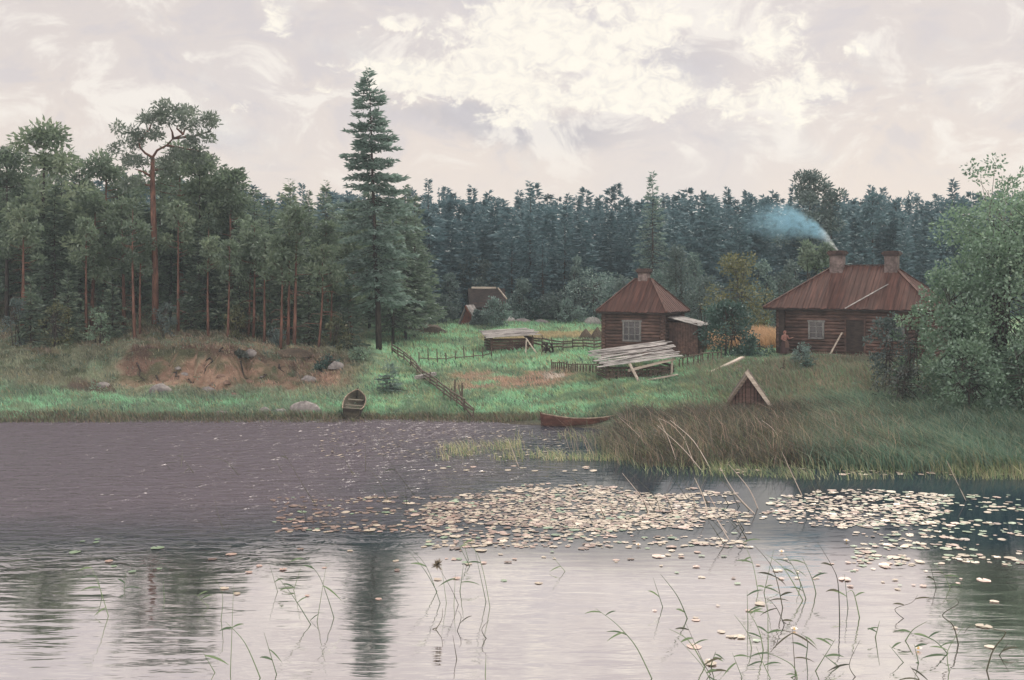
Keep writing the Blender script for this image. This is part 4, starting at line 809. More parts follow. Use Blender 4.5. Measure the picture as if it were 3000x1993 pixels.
# ------------------------------------------------------------------ grasses
def blades(P, h, lean, wd, r, curve=.5):
    n = len(P); ang = r.uniform(0, 6.283, n); S = np.stack([np.cos(ang), np.sin(ang)*.6, np.zeros(n)], 1)*(wd*.5)[:, None]
    up = np.zeros((n, 3)); up[:, 2] = 1
    mid = P+(up*.58+lean*.35)*h[:, None]; tip = P+(up*.95+lean*(1.0+curve))*h[:, None]
    V = np.stack([P-S, P+S, mid+S*.75, mid-S*.75, tip], 1).reshape(-1, 3); i = np.arange(n)*5
    return V, [np.stack([i, i+1, i+2, i+3], 1), np.stack([i+3, i+2, i+4], 1)]
def grassmat(name, bright=1.):
    m, t, o = newmat(name); a = t.node('ShaderNodeAttribute', attribute_name='ground').outputs['Color']
    d = t.node('ShaderNodeBsdfDiffuse'); t.put(d.inputs[0], a); tl = t.node('ShaderNodeBsdfTranslucent'); t.put(tl.inputs[0], a)
    mx = t.node('ShaderNodeMixShader'); mx.inputs[0].default_value = .4; t.put(mx.inputs[1], d.outputs[0]); t.put(mx.inputs[2], tl.outputs[0])
    g = t.node('ShaderNodeBsdfGlossy'); g.inputs['Roughness'].default_value = .45; m2 = t.node('ShaderNodeMixShader'); m2.inputs[0].default_value = .05; t.put(m2.inputs[1], mx.outputs[0]); t.put(m2.inputs[2], g.outputs[0]); t.put(o.inputs[0], m2.outputs[0]); return m
M['grass'] = grassmat('grass_blades')
def sward(name, label, n, u0, u1, Y0, Y1, h0, h1, seed, colf, lean=(-.25, 0, 0), wd=(.03, .07), keep=None, zmin=.12, dens=None, clump=0., wild=.22):
    r = np.random.default_rng(seed); u = r.uniform(u0, u1, n); Y = (Y0**2+(Y1**2-Y0**2)*r.random(n))**.5; X = (u-CX)/F*Y
    if clump: X = X+r.normal(size=n)*0; k = fbm(X*clump, Y*clump, 2) > r.uniform(.3, .65, n); X, Y, u = X[k], Y[k], u[k]
    z = ground(X, Y); k = z > zmin
    fe = min(160, (u1-u0)*.15); k &= (r.random(len(u)) < np.clip(np.minimum(u-u0, u1-u)/fe, 0, 1))
    if keep is not None: k &= keep(u, X, Y, z, r)
    X, Y, u, z = X[k], Y[k], u[k], z[k]; n = len(X); P = np.stack([X, Y, np.maximum(z, -.2)-.03], 1)
    h = r.uniform(h0, h1, n)*(.6+.8*fbm(X*.8, Y*.8, 2)); ln = np.array(lean)[None]*(.4+1.2*fbm(X*.35+40, Y*.35, 2))[:, None]+r.normal(size=(n, 3))*np.array([wild, wild*.8, 0]); c = colf(u, X, Y, z, r)
    V, f = blades(P, h, ln, r.uniform(*wd, n), r); return tag(link(name, arrmesh(name, V, f, M['grass'], colr=np.concatenate([c, c]))), label, None, None, 'stuff')
def near(u, X, Y, z, r):
    c = gcol(X, Y)*r.uniform(.7, 1.6, (len(X), 1))*1.1; k = r.random(len(X)) < .06+.22*sstep(.45, .65, fbm(X*.6+70, Y*.6, 3)); c[k] = np.array([.30, .27, .16])*r.uniform(.6, 1.2, (k.sum(), 1)); k = r.random(len(X)) < .25*sstep(.5, .65, fbm(X*.8+90, Y*.8, 3)); c[k] = np.array([.07, .12, .085])*r.uniform(.7, 1.2, (k.sum(), 1)); return np.clip(c, 0, .8)
def pal(*cs):
    cs = np.array(cs)
    def f(u, X, Y, z, r):
        i = r.integers(0, len(cs), len(X)); return cs[i]*r.uniform(.7, 1.25, (len(X), 1))*(.75+.5*fbm(X*.6, Y*.6, 2))[:, None]
    return f
def noscar(u, X, Y, z, r):
    Yb = bankY(u, Y); u = u+(fbm(X*.35, Y*.35, 4)-.5)*160; return ~((u > 340) & (u < 900) & (Yb > 73) & (Yb < 78.8) & (r.random(len(u)) < .88))
sward('meadow_grass', 'short green grass of the meadow between the houses and the far wood', 60000, 1090, 2300, 76, 128, .14, .42, 201, near, wd=(.05, .11))
sward('shore_grass', 'green grass and weeds on the near shore and the left bank', 70000, -350, 1750, 63.5, 80, .12, .36, 202, near, wd=(.03, .08), keep=noscar)
sward('wood_grass', 'thin dull grass and heath under the trees of the left wood', 26000, -350, 1120, 79, 104, .12, .35, 203, near, wd=(.05, .10))
sward('yard_weeds', 'mixed brown and green weeds on the slope below the big log house', 50000, 1960, 3200, 56, 76, .18, .6, 204, pal((.2, .18, .12), (.13, .18, .11), (.26, .2, .145), (.16, .23, .14), (.11, .12, .08)), wd=(.03, .07))
sward('slope_grass', 'green grass on the slope below the small cabin', 40000, 1600, 2260, 61, 77, .15, .4, 205, near, lean=(-.3, 0, 0), wd=(.03, .08))
sward('straw', 'pale stubble straw on the small crop fields', 7000, 1400, 1775, 102.5, 111, .25, .45, 206, pal((.44, .35, .2), (.34, .29, .16)), wd=(.05, .1)); sward('straw', 'tall ripe straw standing left of the big log house', 5000, 2030, 2300, 84, 97, .7, 1.2, 207, pal((.5, .33, .19), (.42, .27, .15)), wd=(.05, .1))
# leafy weeds in clumps over the banks (nobody could count them)
r = np.random.default_rng(231); n = 2600; u = r.uniform(-300, 3250, n); Y = r.uniform(49, 82, n); X = (u-CX)/F*Y; z = ground(X, Y); k = (z > .2) & (fbm(X*.25+60, Y*.25, 3) > r.uniform(.4, .62, n)) & noscar(u, X, Y, z, r); X, Y, z = X[k], Y[k], z[k]
Rw = r.uniform(.12, .34, len(X)); Q, ti = clumpy(0, list(np.stack([X, Y, z+Rw*.5], 1)), Rw, 320, .13, r, .8, .5)
tag(link('leafy_weeds', quadmesh('leafy_weeds', Q, M['alder'], ti)), 'leafy green weeds growing in clumps over the grassy banks', None, None, 'stuff')
# reed bed on the right bank
rb = lambda u, X, Y, z, r: (z < .95) & (z > -.3) & (r.random(len(u)) < sstep(1660, 1780, u-(Y-50)*13))
sward('reed_bed', 'dark brown green reed bed along the right shore', 40000, 1600, 2760, 48, 62, .35, 1.0, 208, pal((.085, .078, .055), (.06, .065, .045), (.2, .145, .10), (.075, .095, .06), (.04, .035, .03), (.11, .08, .06)), lean=(-.24, 0, 0), wd=(.025, .055), keep=rb, zmin=-.3, wild=.42)
sward('tall_grass', 'tall bluish green grass under the alders at the right', 42000, 2330, 3300, 46.8, 63, .45, 1.15, 209, pal((.10, .18, .125), (.14, .24, .165), (.075, .14, .09), (.26, .28, .18)), lean=(-.32, 0, 0), wd=(.025, .055), zmin=-.1, wild=.35)
sward('tall_reeds', 'tall thin reeds with pale tips rising out of the reed bed and thinning out into the water', 2600, 1420, 2700, 48.2, 57, 1.0, 1.9, 218, pal((.13, .13, .08), (.09, .12, .065), (.34, .25, .19), (.2, .18, .11)), lean=(-.3, 0, 0), wd=(.02, .035), zmin=-.6, wild=.3, keep=lambda u, X, Y, z, r: (r.random(len(u)) < sstep(1420, 1850, u)) & ~((u < 1830) & (Y > 53)))
fr2 = lambda u, X, Y, z, r: (z > -.5) & (z < .32)
sward('sedge_fringe', 'light yellow green sedge along the waterline of the right shore', 30000, 1500, 3200, 45, 58, .3, .75, 210, pal((.15, .2, .09), (.24, .27, .13), (.09, .15, .075), (.32, .3, .18)), lean=(-.2, 0, 0), wd=(.02, .05), keep=lambda u, X, Y, z, r: (z > -.42) & (z < .22) & (r.random(len(u)) < .25+.75*sstep(.42, .6, fbm(X*.3, Y*.1, 2))), zmin=-.5)
sward('water_sedge', 'sparse pale sedge standing in the shallows left of the reed bed', 9000, 1240, 2000, 49.5, 56.5, .3, .8, 211, pal((.3, .32, .16), (.14, .22, .11), (.4, .36, .22)), lean=(-.2, 0, 0), wd=(.02, .045), zmin=-2, keep=lambda u, X, Y, z, r: (~((u > 1530) & (u < 1800) & (Y > 53.5))) & (r.random(len(u)) < np.where(u < 1600, .5, 1.)*sstep(.4, .55, fbm(X*.5, Y*.5, 2))))
sward('shore_rushes', 'dark rushes along the far waterline below the left bank', 9000, -350, 1720, 62.3, 64.4, .15, .4, 212, pal((.07, .07, .045), (.1, .12, .06), (.16, .12, .08)), zmin=-.2)
sward('pale_straw_tuft', 'pale dry grass tuft on the slope left of the plank roofed shed', 90, 1590, 1660, 75, 76.5, .4, .8, 213, pal((.5, .46, .4), (.6, .52, .46)), lean=(-.5, 0, 0), wd=(.03, .06))

# ------------------------------------------------------------------ reeds standing in the water (each a thing)
def crop(ox, oy, s, L): return [[(ox+x*s, oy+y*s) for x, y in st] for st in L]
RL = crop(0, 1150, .5506, [[(480,920),(530,1040),(580,1190)],[(510,975),(530,1040),(545,1090)],[(1160,990),(1190,1080),(1175,1210)],[(850,1020),(875,1110)],[(1470,980),(1560,1090),(1660,1235)],[(1430,910),(1480,1060)],[(1600,870),(1690,960),(1740,1080),(1780,1200)],[(1620,900),(1560,1050)],[(1730,920),(1685,1220)],[(1190,1230),(1300,1340),(1390,1520)],[(1215,1050),(1225,1500)],[(1410,1270),(1475,1500)],[(2170,830),(2260,940),(2330,1060)],[(1090,1370),(1150,1490)],[(650,960),(660,1050)],[(1050,1060),(1120,1140)]])
RM = crop(0, 1150, .5506, [[(1510,305),(1590,450),(1690,610)],[(980,340),(1035,430)],[(1135,530),(1160,640),(1190,730)],[(1790,265),(1880,440)],[(2010,255),(2080,380),(2210,550)],[(950,320),(962,400)],[(1950,400),(2020,480),(2065,570)],[(1100,340),(1200,360),(1275,440)],[(1620,560),(1630,690)],[(2160,480),(2165,600)],[(880,350),(910,410)],[(1460,340),(1500,420)],[(1940,280),(1945,420)]])
RP = crop(1200, 1400, .4236, [[(1520,0),(1600,120),(1650,240)],[(1970,0),(2030,130),(2060,240)],[(2050,90),(2120,200)],[(2160,100),(2210,190)],[(1290,130),(1350,290)],[(1380,140),(1410,250)],[(1770,110),(1830,250)],[(1940,100),(1990,200)],[(1100,50),(1150,110)],[(2250,260),(2320,360)],[(2120,280),(2200,380)]]) + \
     crop(1200, 1200, .7624, [[(805,30),(880,100),(940,170)],[(850,30),(930,90),(1010,180),(1040,240)],[(955,30),(1020,70),(1100,170)],[(960,40),(1000,120),(1030,210)],[(1170,60),(1220,90),(1280,160)],[(1190,220),(1250,320),(1330,400)],[(1220,205),(1300,300),(1340,380)],[(1085,240),(1150,370)],[(820,250),(900,350),(920,400)],[(1440,170),(1510,330)],[(1510,140),(1580,310)],[(2050,190),(2140,350)],[(1350,40),(1400,80),(1440,150)],[(160,80),(230,190)],[(380,110),(420,220)],[(1180,420),(1230,500)],[(1245,410),(1300,500)],[(950,60),(1050,150),(1130,240)],[(1000,40),(1090,120),(1160,230)],[(620,250),(660,300)],[(1060,110),(1100,220)]])
RC = crop(1200, 1550, .3812, [[(0,145),(130,290),(240,570)],[(240,290),(285,570)],[(225,240),(320,430),(380,580)],[(340,50),(490,140),(560,300),(620,600)],[(370,130),(470,290)],[(410,95),(455,240)],[(415,270),(385,480)],[(350,350),(340,590)],[(250,620),(245,700),(190,775)],[(370,645),(395,690),(360,785)],[(610,690),(555,770),(600,840)],[(330,820),(365,1000)],[(585,1010),(580,1130)],[(1090,190),(1205,325)],[(500,150),(590,560)]])
RR = crop(1200, 1550, .3812, [[(1425,600),(1560,700),(1650,790),(1750,920),(1870,1150)],[(1865,360),(1950,600)],[(1930,350),(2060,520),(2140,690)],[(1985,750),(2140,850),(2280,1060)],[(2130,740),(2270,1050),(2330,1120)],[(2060,840),(2240,1040),(2320,1160)],[(2340,920),(2310,1050)]]) + \
     crop(2100, 1500, .3812, [[(205,225),(280,400),(320,620)],[(300,270),(440,450),(510,740)],[(380,330),(520,440),(670,680)],[(530,330),(620,480),(690,670)],[(630,320),(720,500),(765,625)],[(795,250),(900,430),(940,560),(945,850)],[(970,470),(1010,740)],[(960,580),(1030,600),(1100,810)],[(415,260),(360,620)],[(380,650),(460,740),(525,870)],[(220,730),(310,890),(360,1060)],[(120,770),(230,920),(270,1050)],[(400,720),(395,1050)],[(600,900),(605,1260)],[(380,1080),(580,1180),(620,1280)],[(870,930),(800,1100),(750,1220)],[(810,1090),(960,1190)],[(1115,1000),(1025,1180),(1080,1270)],[(630,920),(690,980),(685,1120)],[(1200,790),(1215,960)],[(1800,640),(1830,690),(1720,780),(1810,870),(1860,1020)],[(1550,640),(1500,700),(1370,750),(1455,820)],[(1600,830),(1500,900),(1440,990)],[(1490,930),(1660,980),(1790,1090)],[(1880,920),(1950,865),(2150,900),(2210,930),(2120,1060),(2070,1220)],[(2225,985),(2160,1100)],[(1890,860),(1770,1060),(1790,1230)],[(1510,1010),(1555,1160)],[(1340,1040),(1450,1160)],[(1640,390),(1690,590)],[(1700,420),(1760,500),(1800,590)],[(300,1030),(350,1150),(420,1280)],[(100,1050),(200,1270)],[(1500,1200),(1570,1290)],[(230,600),(240,860)],[(600,420),(650,560)]])
rr = np.random.default_rng(44)
def reed(st, label, group, mat, nleaf, thick=.011, seed=False, head=None):
    base = onwater(*st[-1]); Y = base.y; off = rr.normal()*.2
    pts = [Vector((0, 0, -.05))]
    nseg = len(st)
    for i, (x, y) in enumerate(st[::-1][1:]):
        f = (i+1)/(nseg-1); pts.append(Vector(((x-st[-1][0])/F*Y, off*f, max(.04, (st[-1][1]-y)/F*Y))))
    fine = []
    for i in range(len(pts)-1):                                           # Catmull-Rom
        p0 = pts[max(i-1, 0)]; p1 = pts[i]; p2 = pts[i+1]; p3 = pts[min(i+2, len(pts)-1)]
        for k in range(5):
            t = k/5; fine.append(.5*((2*p1)+(p2-p0)*t+(2*p0-5*p1+4*p2-p3)*t*t+(3*p1-p0-3*p2+p3)*t**3))
    fine.append(pts[-1]); n = len(fine); th = thick*rr.uniform(.8, 1.3)
    o = B().tube(fine, [th*(1-.75*i/(n-1)) for i in range(n)], 5).obj('reed', mat, None, base, True); tag(o, label, 'reed', group)
    for k in range(nleaf):
        i = int(rr.integers(n//4, n-1)); p = fine[i]; s = rr.choice([-1, 1]); L = rr.uniform(.25, .55); w = rr.uniform(.03, .06); el = rr.uniform(-.5, .9); q = []
        d0 = Vector((s*.85, rr.uniform(-.4, .4), el)).normalized(); b = B(); vs = []
        for j in range(6):
            f = j/5; c_ = p+d0*L*f+Vector((0, 0, -.35*L*f*f)); ww = w*(math.sin(math.pi*min(.98, .12+.86*f))); nrm = Vector((0, .5, .8)).cross(d0).normalized().cross(d0) if False else Vector((0, .75, .65)); vs += [c_-nrm*ww*.5, c_+nrm*ww*.5+Vector((0, 0, .004))]
        b.add(vs, [(2*j, 2*j+1, 2*j+3, 2*j+2) for j in range(5)]); b.obj('leaf', mat, o)
    if head:
        P = np.repeat(np.array(fine[-1])[None], 90, 0)+np.array([[0, 0, .02]]); link('seed_head', quadmesh('seed_head', cards(P, rr.normal(size=(90, 3))*np.array([.8, .8, 1.])+np.array([0, 0, .3]), .2*rr.uniform(.4, 1., 90), .03, rr), M['reedbrown'], rr.random(90)), o)
    return o
for m_ in ('reed', 'reedbrown'): pass
mg, t, o = newmat('reed_green'); principled(t, o, t.mix(t.node('ShaderNodeObjectInfo').outputs['Random'], (.05, .085, .045), (.14, .2, .09)), .5, .4); M['rg'] = mg
md, t, o = newmat('reed_dark'); principled(t, o, t.mix(t.node('ShaderNodeObjectInfo').outputs['Random'], (.03, .035, .022), (.09, .085, .05)), .6, .3); M['rd'] = md
mp, t, o = newmat('reed_pale'); principled(t, o, t.mix(t.node('ShaderNodeObjectInfo').outputs['Random'], (.45, .36, .3), (.62, .53, .45)), .6, .3); M['rp'] = mp
for i, st in enumerate(RL): reed(st, 'green reed standing in the calm water of the left foreground', 'reeds in the calm left foreground', M['rg'], int(rr.integers(0, 3)))
for i, st in enumerate(RM): reed(st, 'dark reed standing in the ruffled water on the left', 'reeds in the ruffled water', M['rd'], int(rr.integers(0, 2)), .013)
RP += [[(x+dx_+(0 if j else -12), y+dy_*(1 if j else .6)) for j, (x, y) in enumerate(st)] for st in RP for dx_, dy_ in ((float(rr.uniform(-70, 60)), float(rr.uniform(-14, 22))),)]
for i, st in enumerate(RP): reed(st, 'slanting pale or dark reed standing among the lily pads before the reed bed', 'reeds among the lily pads', M['rp'] if i % 3 != 0 and i < 32 else M['rd'], 0, .02 if i < 32 else .013)
for i, st in enumerate(RC):
    if i == 2: reed(st, 'reed with a brown tufted seed head in the calm middle foreground', None, M['rd'], 0, .011, head=True)
    else: reed(st, 'thin reed standing in the calm middle foreground', 'reeds in the calm middle foreground', M['rd'] if i in (8, 9, 10, 11) else M['rg'], int(rr.integers(0, 2)))
for i, st in enumerate(RR):
    if len(st) == 5 and i == 27: reed(st, 'dark zigzag reed broken twice in the right foreground', None, M['rd'], 0, .014)
    elif len(st) == 6: reed(st, 'dark reed bent over like a hook at the right edge of the foreground', None, M['rd'], 0, .014)
    elif i == 0: reed(st, 'long arching reed with drooping leaves left of the right foreground reeds', None, M['rg'], 4, .012)
    else: reed(st, 'green reed in the right foreground cluster', 'reeds in the right foreground', M['rg'] if i % 4 else M['rd'], int(rr.integers(1, 4)), .013)

# ------------------------------------------------------------------ lily pads
def padverts(r, rad):
    n = 12; a0 = r.uniform(0, 6.283); ang = a0+np.linspace(.18, 6.1, n); q = rad*(1+.06*r.normal(size=n)); el = r.uniform(.75, 1.0)
    V = np.stack([np.cos(ang)*q, np.sin(ang)*q*el, np.full(n, .0)+np.abs(r.normal(size=n))*.010*r.choice([0.3, 1.0, 2.2, 5.0])], 1); V = np.concatenate([[[0, 0, 0]], V]); return V, n
PADV = []
pr = np.random.default_rng(91)
PROT = {}
for cname, mt in PADM.items():
    for k in range(4):
        V, n = padverts(pr, 1.0); b = B(); b.add([tuple(x) for x in V]+[(x[0]*.97, x[1]*.97, x[2]-.012) for x in V[1:]], [(0, i, i+1) for i in range(1, n)]+[(i, i+n, i+n+1, i+1) for i in range(1, n)])
        PROT[cname, k] = b.mesh('lily_pad', mt, False)
REG = [  # region name, group, list of (px0,px1,py0,py1, count, colour weights cream/pink/green/russet, elliptical)
 ('in the dense raft at the middle of the pond', [(1240,2200,1418,1562,1700,(.66,.09,.05,.2),True)]),
 ('scattered below the dense middle raft', [(1250,2200,1525,1605,420,(.6,.16,.08,.16),False)]),
 ('in the raft near the right edge', [(2225,2800,1434,1570,620,(.56,.14,.14,.16),True),(2500,3000,1450,1660,330,(.45,.12,.3,.13),False)]),
 ('scattered left of the dense middle raft', [(800,1340,1455,1560,300,(.4,.2,.12,.28),False)]),
 ('in the thin line below the right shore', [(2060,2950,1372,1392,70,(.35,.55,.1,0),False),(1230,1760,1366,1384,22,(.6,.3,.1,0),False)]),
 ('on the calm water in the foreground', [(1150,3000,1605,1720,80,(.42,.3,.22,.06),False),(1900,2980,1720,1950,18,(.6,.3,.1,0),False),(620,1250,1600,1760,14,(.4,.3,.1,.2),False)]),
 ('drifting on the dark water at the left', [(130,560,1560,1680,9,(0,.1,.9,0),False)])]
allp = []
for reg, subs in REG:
    for (x0, x1, y0, y1, n, w, ell) in subs:
        done = []
        tries = 0
        while len(done) < n and tries < n*5:
            tries += 1; x = pr.uniform(x0, x1); y = pr.uniform(y0, y1)
            if ell:
                e = ((x-(x0+x1)/2)/((x1-x0)/2))**2+((y-(y0+y1)/2)/((y1-y0)/2))**2
                q = onwater(x, y); e += (fbm(np.array([q.x*.35+20]), np.array([q.y*.6]), 3)[0]-.5)*1.7; dn = max(0., (y-(y0+y1)/2)/((y1-y0)/2))
                if e > 1 or fbm(np.array([q.x*.45+50]), np.array([q.y*1.7]), 3)[0] < .27+pr.uniform(-.05, .05)+.22*max(0., e)**2+.13*dn: continue
            q = onwater(x, y)
            if not ell and fbm(np.array([q.x*.4+3]), np.array([q.y*1.2]), 3)[0] < pr.uniform(.36, .58): continue
            rad = (pr.uniform(.05, .12) if pr.random() < .75 else pr.uniform(.11, .2))*(1.15 if 'left' in reg and 'dark' in reg else 1)
            if any((a[0]-q.x)**2+(a[1]-q.y)**2 < (.62*(a[2]+rad))**2 for a in done[-2000:]): continue
            done.append((q.x, q.y, rad)); w_ = np.array(w)*np.array([1, 1, 1, 1+2.2*max(0, (1750-x)/450)*(y > 1420)*(y < 1600)]); cn = list(PADM)[pr.choice(4, p=w_/w_.sum())]; allp.append((rad/q.y, q, rad, cn, reg))
allp.sort(key=lambda a: -a[0])
restV = {k: [] for k in PADM}
for i, (_, q, rad, cn, reg) in enumerate(allp):
    k = int(pr.integers(4)); me = PROT[cn, k]; az = pr.uniform(0, 6.283); tx, ty = pr.normal()*R(1.6), pr.normal()*R(1.6)
    if i < 290:
        o = link('lily_pad', me, None, (q.x, q.y, .012+pr.random()*.012)); o.rotation_euler = (tx, ty, az); o.scale = (rad, rad, rad); tag(o, f'{cn} lily pad floating {reg}', 'lily pad', f'{cn} lily pads {reg}')
    else:
        co = np.array([v.co for v in me.vertices])*rad; E = np.array(Euler((tx, ty, az)).to_matrix()); restV[cn].append((co@E.T+np.array([q.x, q.y, .012+pr.random()*.012]), me))
vs = []; fs = []; ms = []; nb_ = 0; b = B()
for mi, cn in enumerate(PADM):
    for co, me in restV[cn]: b.add([tuple(x) for x in co], [tuple(p.vertices) for p in me.polygons], mi)
tag(b.obj('lily_pad_raft', list(PADM.values())), 'raft of small pale and russet lily pads crowding the middle and right of the pond', None, None, 'stuff')
# a few flowers
for px, py in ((2327, 1848), (2290, 1620), (1870, 1600), (2690, 1905), (2480, 1588)):
    q = onwater(px, py); fl = thing('water_lily', {2327: 'white water lily with a yellow centre in the right foreground', 2290: 'white water lily among the upper right foreground reeds', 1870: 'white water lily just below the dense middle raft', 2690: 'white water lily nearest the bottom right', 2480: 'white water lily under the right raft'}[px], 'flower', (q.x, q.y, .03)); b = B()
    for ring, (n, L, el) in enumerate(((8, .11, .25), (7, .085, .7), (5, .06, 1.1))):
        for k in range(n):
            a_ = 6.283*(k+.5*ring)/n; d_ = Vector((math.cos(a_)*math.cos(el), math.sin(a_)*math.cos(el), math.sin(el))); s_2 = Vector((-math.sin(a_), math.cos(a_), 0)); z_ = Vector((0, 0, .005*ring))
            b.add([z_, d_*L*.55+s_2*L*.22+z_, d_*L+Vector((0, 0, .01)), d_*L*.55-s_2*L*.22+z_], [(0, 1, 2, 3)])
    b.obj('petals', M['petal'], fl); B().tube([(0, 0, .0), (0, 0, .045)], [.03, .022], 8).obj('centre', M['yolk'], fl)
# small pale flecks added as glints on the ruffled water near the far shore
r = np.random.default_rng(8); n = 520; x = r.uniform(930, 1680, n); y = 1250+r.random(n)**.8*95; Yq = HC*F/(y-HY); P = np.stack([(x-CX)/F*Yq, Yq, np.full(n, .03)], 1)
a_ = r.uniform(-1.0, .2, n); D = np.stack([np.cos(a_), np.sin(a_), r.uniform(0, .35, n)], 1); S = np.stack([-np.sin(a_), np.cos(a_), r.uniform(-.2, .2, n)], 1); ln = r.uniform(.1, .3, n)[:, None]
Q = np.stack([P-D*ln*.5, P+S*ln*.22, P+D*ln*.5, P-S*ln*.22], 1); Q[:, :, 2] = np.maximum(Q[:, :, 2], .01)
tag(link('glint_flecks', quadmesh('glint_flecks', Q, PADM['pale cream'])), 'tiny pale flecks standing in for glints on the ruffled water below the brown boat', None, None, 'stuff')

# ------------------------------------------------------------------ air
m, t, o = newmat('haze_air'); pv = t.node('ShaderNodeVolumePrincipled'); pv.inputs['Density'].default_value = .00042; pv.inputs['Color'].default_value = (.66, .78, .88, 1); pv.inputs['Anisotropy'].default_value = .2; t.put(o.inputs['Volume'], pv.outputs[0])
b = B().box((0, 380, 15), (3200, 1200, 36)); hz = b.obj('haze', m); tag(hz, 'thin bluish air between the shore and the far wood', None, None, 'stuff')

# ------------------------------------------------------------------ sky
SUN_AZ, SUN_EL = R(21), R(46)          # behind the scene, a little to the right
t = NT(W.node_tree); o = t.node('ShaderNodeOutputWorld'); v = t.coord('Generated'); sx = t.node('ShaderNodeSeparateXYZ'); t.put(sx.inputs[0], v)
sky = t.node('ShaderNodeTexSky', sky_type='NISHITA'); sky.sun_disc = False; sky.sun_elevation = SUN_EL; sky.sun_rotation = SUN_AZ; sky.air_density = 1; sky.dust_density = 2
az = t.m('ARCTAN2', sx.outputs[0], sx.outputs[1]); el = t.m('ARCSINE', sx.outputs[2])
cv = t.node('ShaderNodeCombineXYZ'); t.put(cv.inputs[0], az); t.put(cv.inputs[1], el)
nA = t.noise(t.map(cv.outputs[0], (1, 1.5, 1)), 9., 7, .6, .25); nB = t.noise(t.map(cv.outputs[0], (1, 1.6, 1), loc=(3, 1, 0)), 26., 5, .62, .5); nC = t.noise(t.map(cv.outputs[0], (1, 1.3, 1), loc=(7, 2, 0)), 4., 4, .5)
wa = t.m('ADD', az, t.m('MULTIPLY', t.m('SUBTRACT', nA, .5), .10)); we = t.m('ADD', el, t.m('MULTIPLY', t.m('SUBTRACT', nB, .5), .035))
def blob(px, py, rx, ry, amp=1.):
    a0 = math.atan((px-CX)/F); e0 = math.atan((HY-py)/F*math.cos(a0)); dx = t.m('DIVIDE', t.m('SUBTRACT', wa, a0), rx/F); dy = t.m('DIVIDE', t.m('SUBTRACT', we, e0), ry/F)
    q = t.m('ADD', t.m('MULTIPLY', dx, dx), t.m('MULTIPLY', dy, dy)); return t.m('MULTIPLY', t.m('EXPONENT', t.m('MULTIPLY', q, -.8)), amp)
def total(L):
    s = None
    for a_ in L: x = blob(*a_); s = x if s is None else t.m('ADD', s, x)
    return s
lite = total([(1680,120,260,150,1.1),(1440,120,90,80,.9),(1200,225,130,55,.95),(1400,265,160,40,.8),(1560,330,90,50,.7),(1950,300,160,50,.9),(1820,265,120,60,.6),(2290,130,100,110,.85),(2380,270,120,60,.75),(2180,320,70,60,.5),(1180,75,80,25,.75),(815,110,45,120,.7),(930,255,60,22,.55),(720,300,110,22,.4),(2530,130,50,30,.5),(1950,80,120,40,.45),(2700,280,60,60,.3),(2960,330,60,40,.35),(1400,-250,500,160,.5),(400,-350,600,160,.4),(2500,-420,600,180,.5)])
dark = total([(1370,335,140,45,.9),(1690,385,190,70,.85),(1150,330,120,50,.5),(2020,190,170,80,.65),(640,420,160,50,.45),(1480,400,150,40,.5),(1180,150,260,60,.4),(2650,120,240,120,.4),(500,150,300,130,.3),(2150,400,250,40,.35)])
nD = t.noise(t.map(cv.outputs[0], (1, 1.3, 1), loc=(2, 5, 0)), 60., 5, .65, .8); lf = t.rng(t.m('ADD', t.m('ADD', lite, t.m('MULTIPLY', t.m('SUBTRACT', nA, .5), 2.2)), t.m('ADD', t.m('MULTIPLY', t.m('SUBTRACT', nB, .5), 1.7), t.m('MULTIPLY', t.m('SUBTRACT', nD, .5), 1.0))), .4, .9); df = t.rng(t.m('ADD', dark, t.m('MULTIPLY', t.m('SUBTRACT', nA, .5), 1.2)), .2, 1.1)
base = t.mix(t.rng(el, .0, .22), (.79, .675, .59), (.665, .595, .56)); base = t.mix(t.rng(el, .24, .75), base, (.48, .44, .45))
base = t.mix(t.rng(nC, .35, .7, 0, .45), base, (.62, .585, .60)); base = t.mix(t.m('MULTIPLY', df, .9), base, (.48, .45, .475)); base = t.mix(t.m('MULTIPLY', t.rng(nA, .5, .75), t.rng(el, .06, .14)), base, (.74, .70, .66))
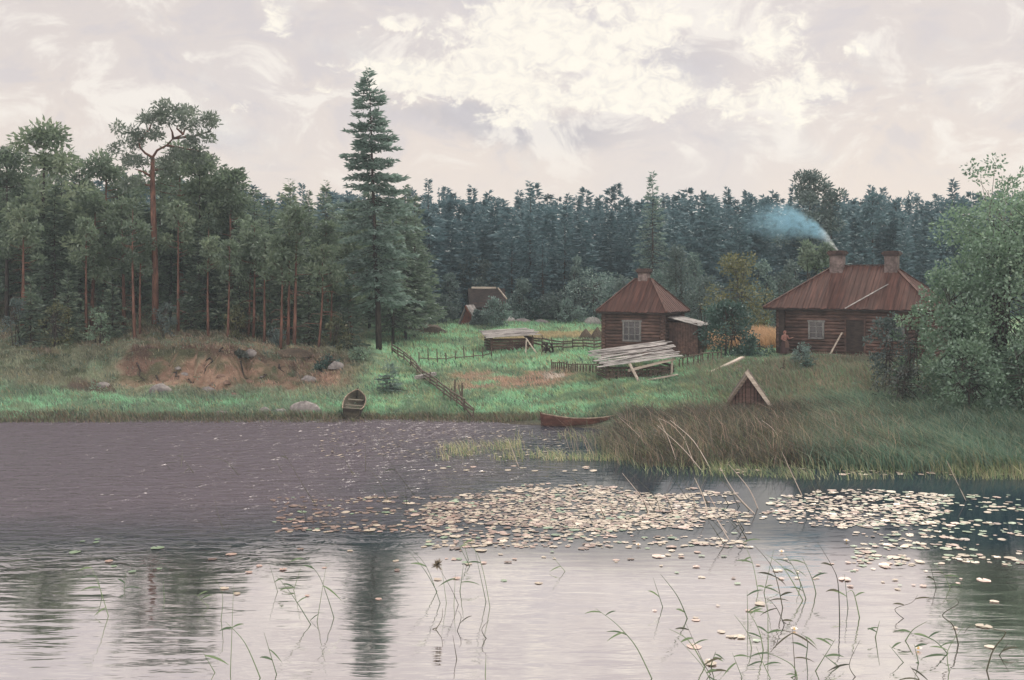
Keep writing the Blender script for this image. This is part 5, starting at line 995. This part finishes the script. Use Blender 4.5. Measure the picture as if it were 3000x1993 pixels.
nE = t.noise(t.map(cv.outputs[0], (1, 1.5, 1), rot=(0, 0, .5), loc=(11, 4, 0)), 14., 6, .62, .6); base = t.mix(t.m('MULTIPLY', t.rng(nE, .5, .64), t.rng(el, .05, .12, 0, .75)), base, (.86, .80, .73)); base = t.mix(t.m('MULTIPLY', t.rng(nE, .5, .36), t.rng(el, .06, .12, 0, .5)), base, (.57, .53, .55))
base = t.mix(t.m('MULTIPLY', lf, .92), base, t.mix(t.rng(nD, .3, .6), (.77, .72, .66), (.93, .865, .75)))
b1_ = t.node('ShaderNodeBackground'); t.put(b1_.inputs[0], sky.outputs[0]); b1_.inputs[1].default_value = .08
b2_ = t.node('ShaderNodeBackground'); t.put(b2_.inputs[0], base); t.put(b2_.inputs[1], t.rng(sx.outputs[1], .2, -.5, 1., 2.9))  # unseen sky behind the camera made brighter, added to light the facing sides
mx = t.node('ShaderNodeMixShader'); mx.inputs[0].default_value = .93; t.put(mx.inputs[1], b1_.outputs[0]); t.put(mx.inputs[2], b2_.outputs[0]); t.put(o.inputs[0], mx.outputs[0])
sl = bpy.data.lights.new('sun', 'SUN'); sl.energy = 3.2; sl.angle = R(12); sl.color = (1, .93, .82); so = bpy.data.objects.new('sun', sl); COL.objects.link(so)
dv = Vector((math.sin(SUN_AZ)*math.cos(SUN_EL), math.cos(SUN_AZ)*math.cos(SUN_EL), math.sin(SUN_EL))); so.rotation_euler = dv.to_track_quat('Z', 'Y').to_euler(); so.location = (0, 100, 80)

# ------------------------------------------------------------------ camera
cd = bpy.data.cameras.new('camera'); cam = bpy.data.objects.new('camera', cd); COL.objects.link(cam); cam.location = (0, 0, HC); cam.rotation_euler = (R(90), 0, 0)
cd.sensor_width = 36; cd.lens = 36*F/3000; cd.shift_y = -(996.5-HY)/3000; cd.clip_end = 5000; cd.clip_start = .1; sc.camera = cam
vs_ = sc.view_settings; vs_.view_transform = 'Standard'; vs_.look = 'None'; vs_.gamma = 1; vs_.exposure = .22; vs_.use_curve_mapping = False
cy = sc.cycles; cy.max_bounces = 6; cy.diffuse_bounces = 2; cy.glossy_bounces = 3; cy.transmission_bounces = 2; cy.volume_bounces = 1; cy.transparent_max_bounces = 6; cy.use_denoising = True; cy.volume_step_rate = 1; cy.volume_max_steps = 128; cy.sample_clamp_indirect = 4; cy.sample_clamp_direct = 2.5
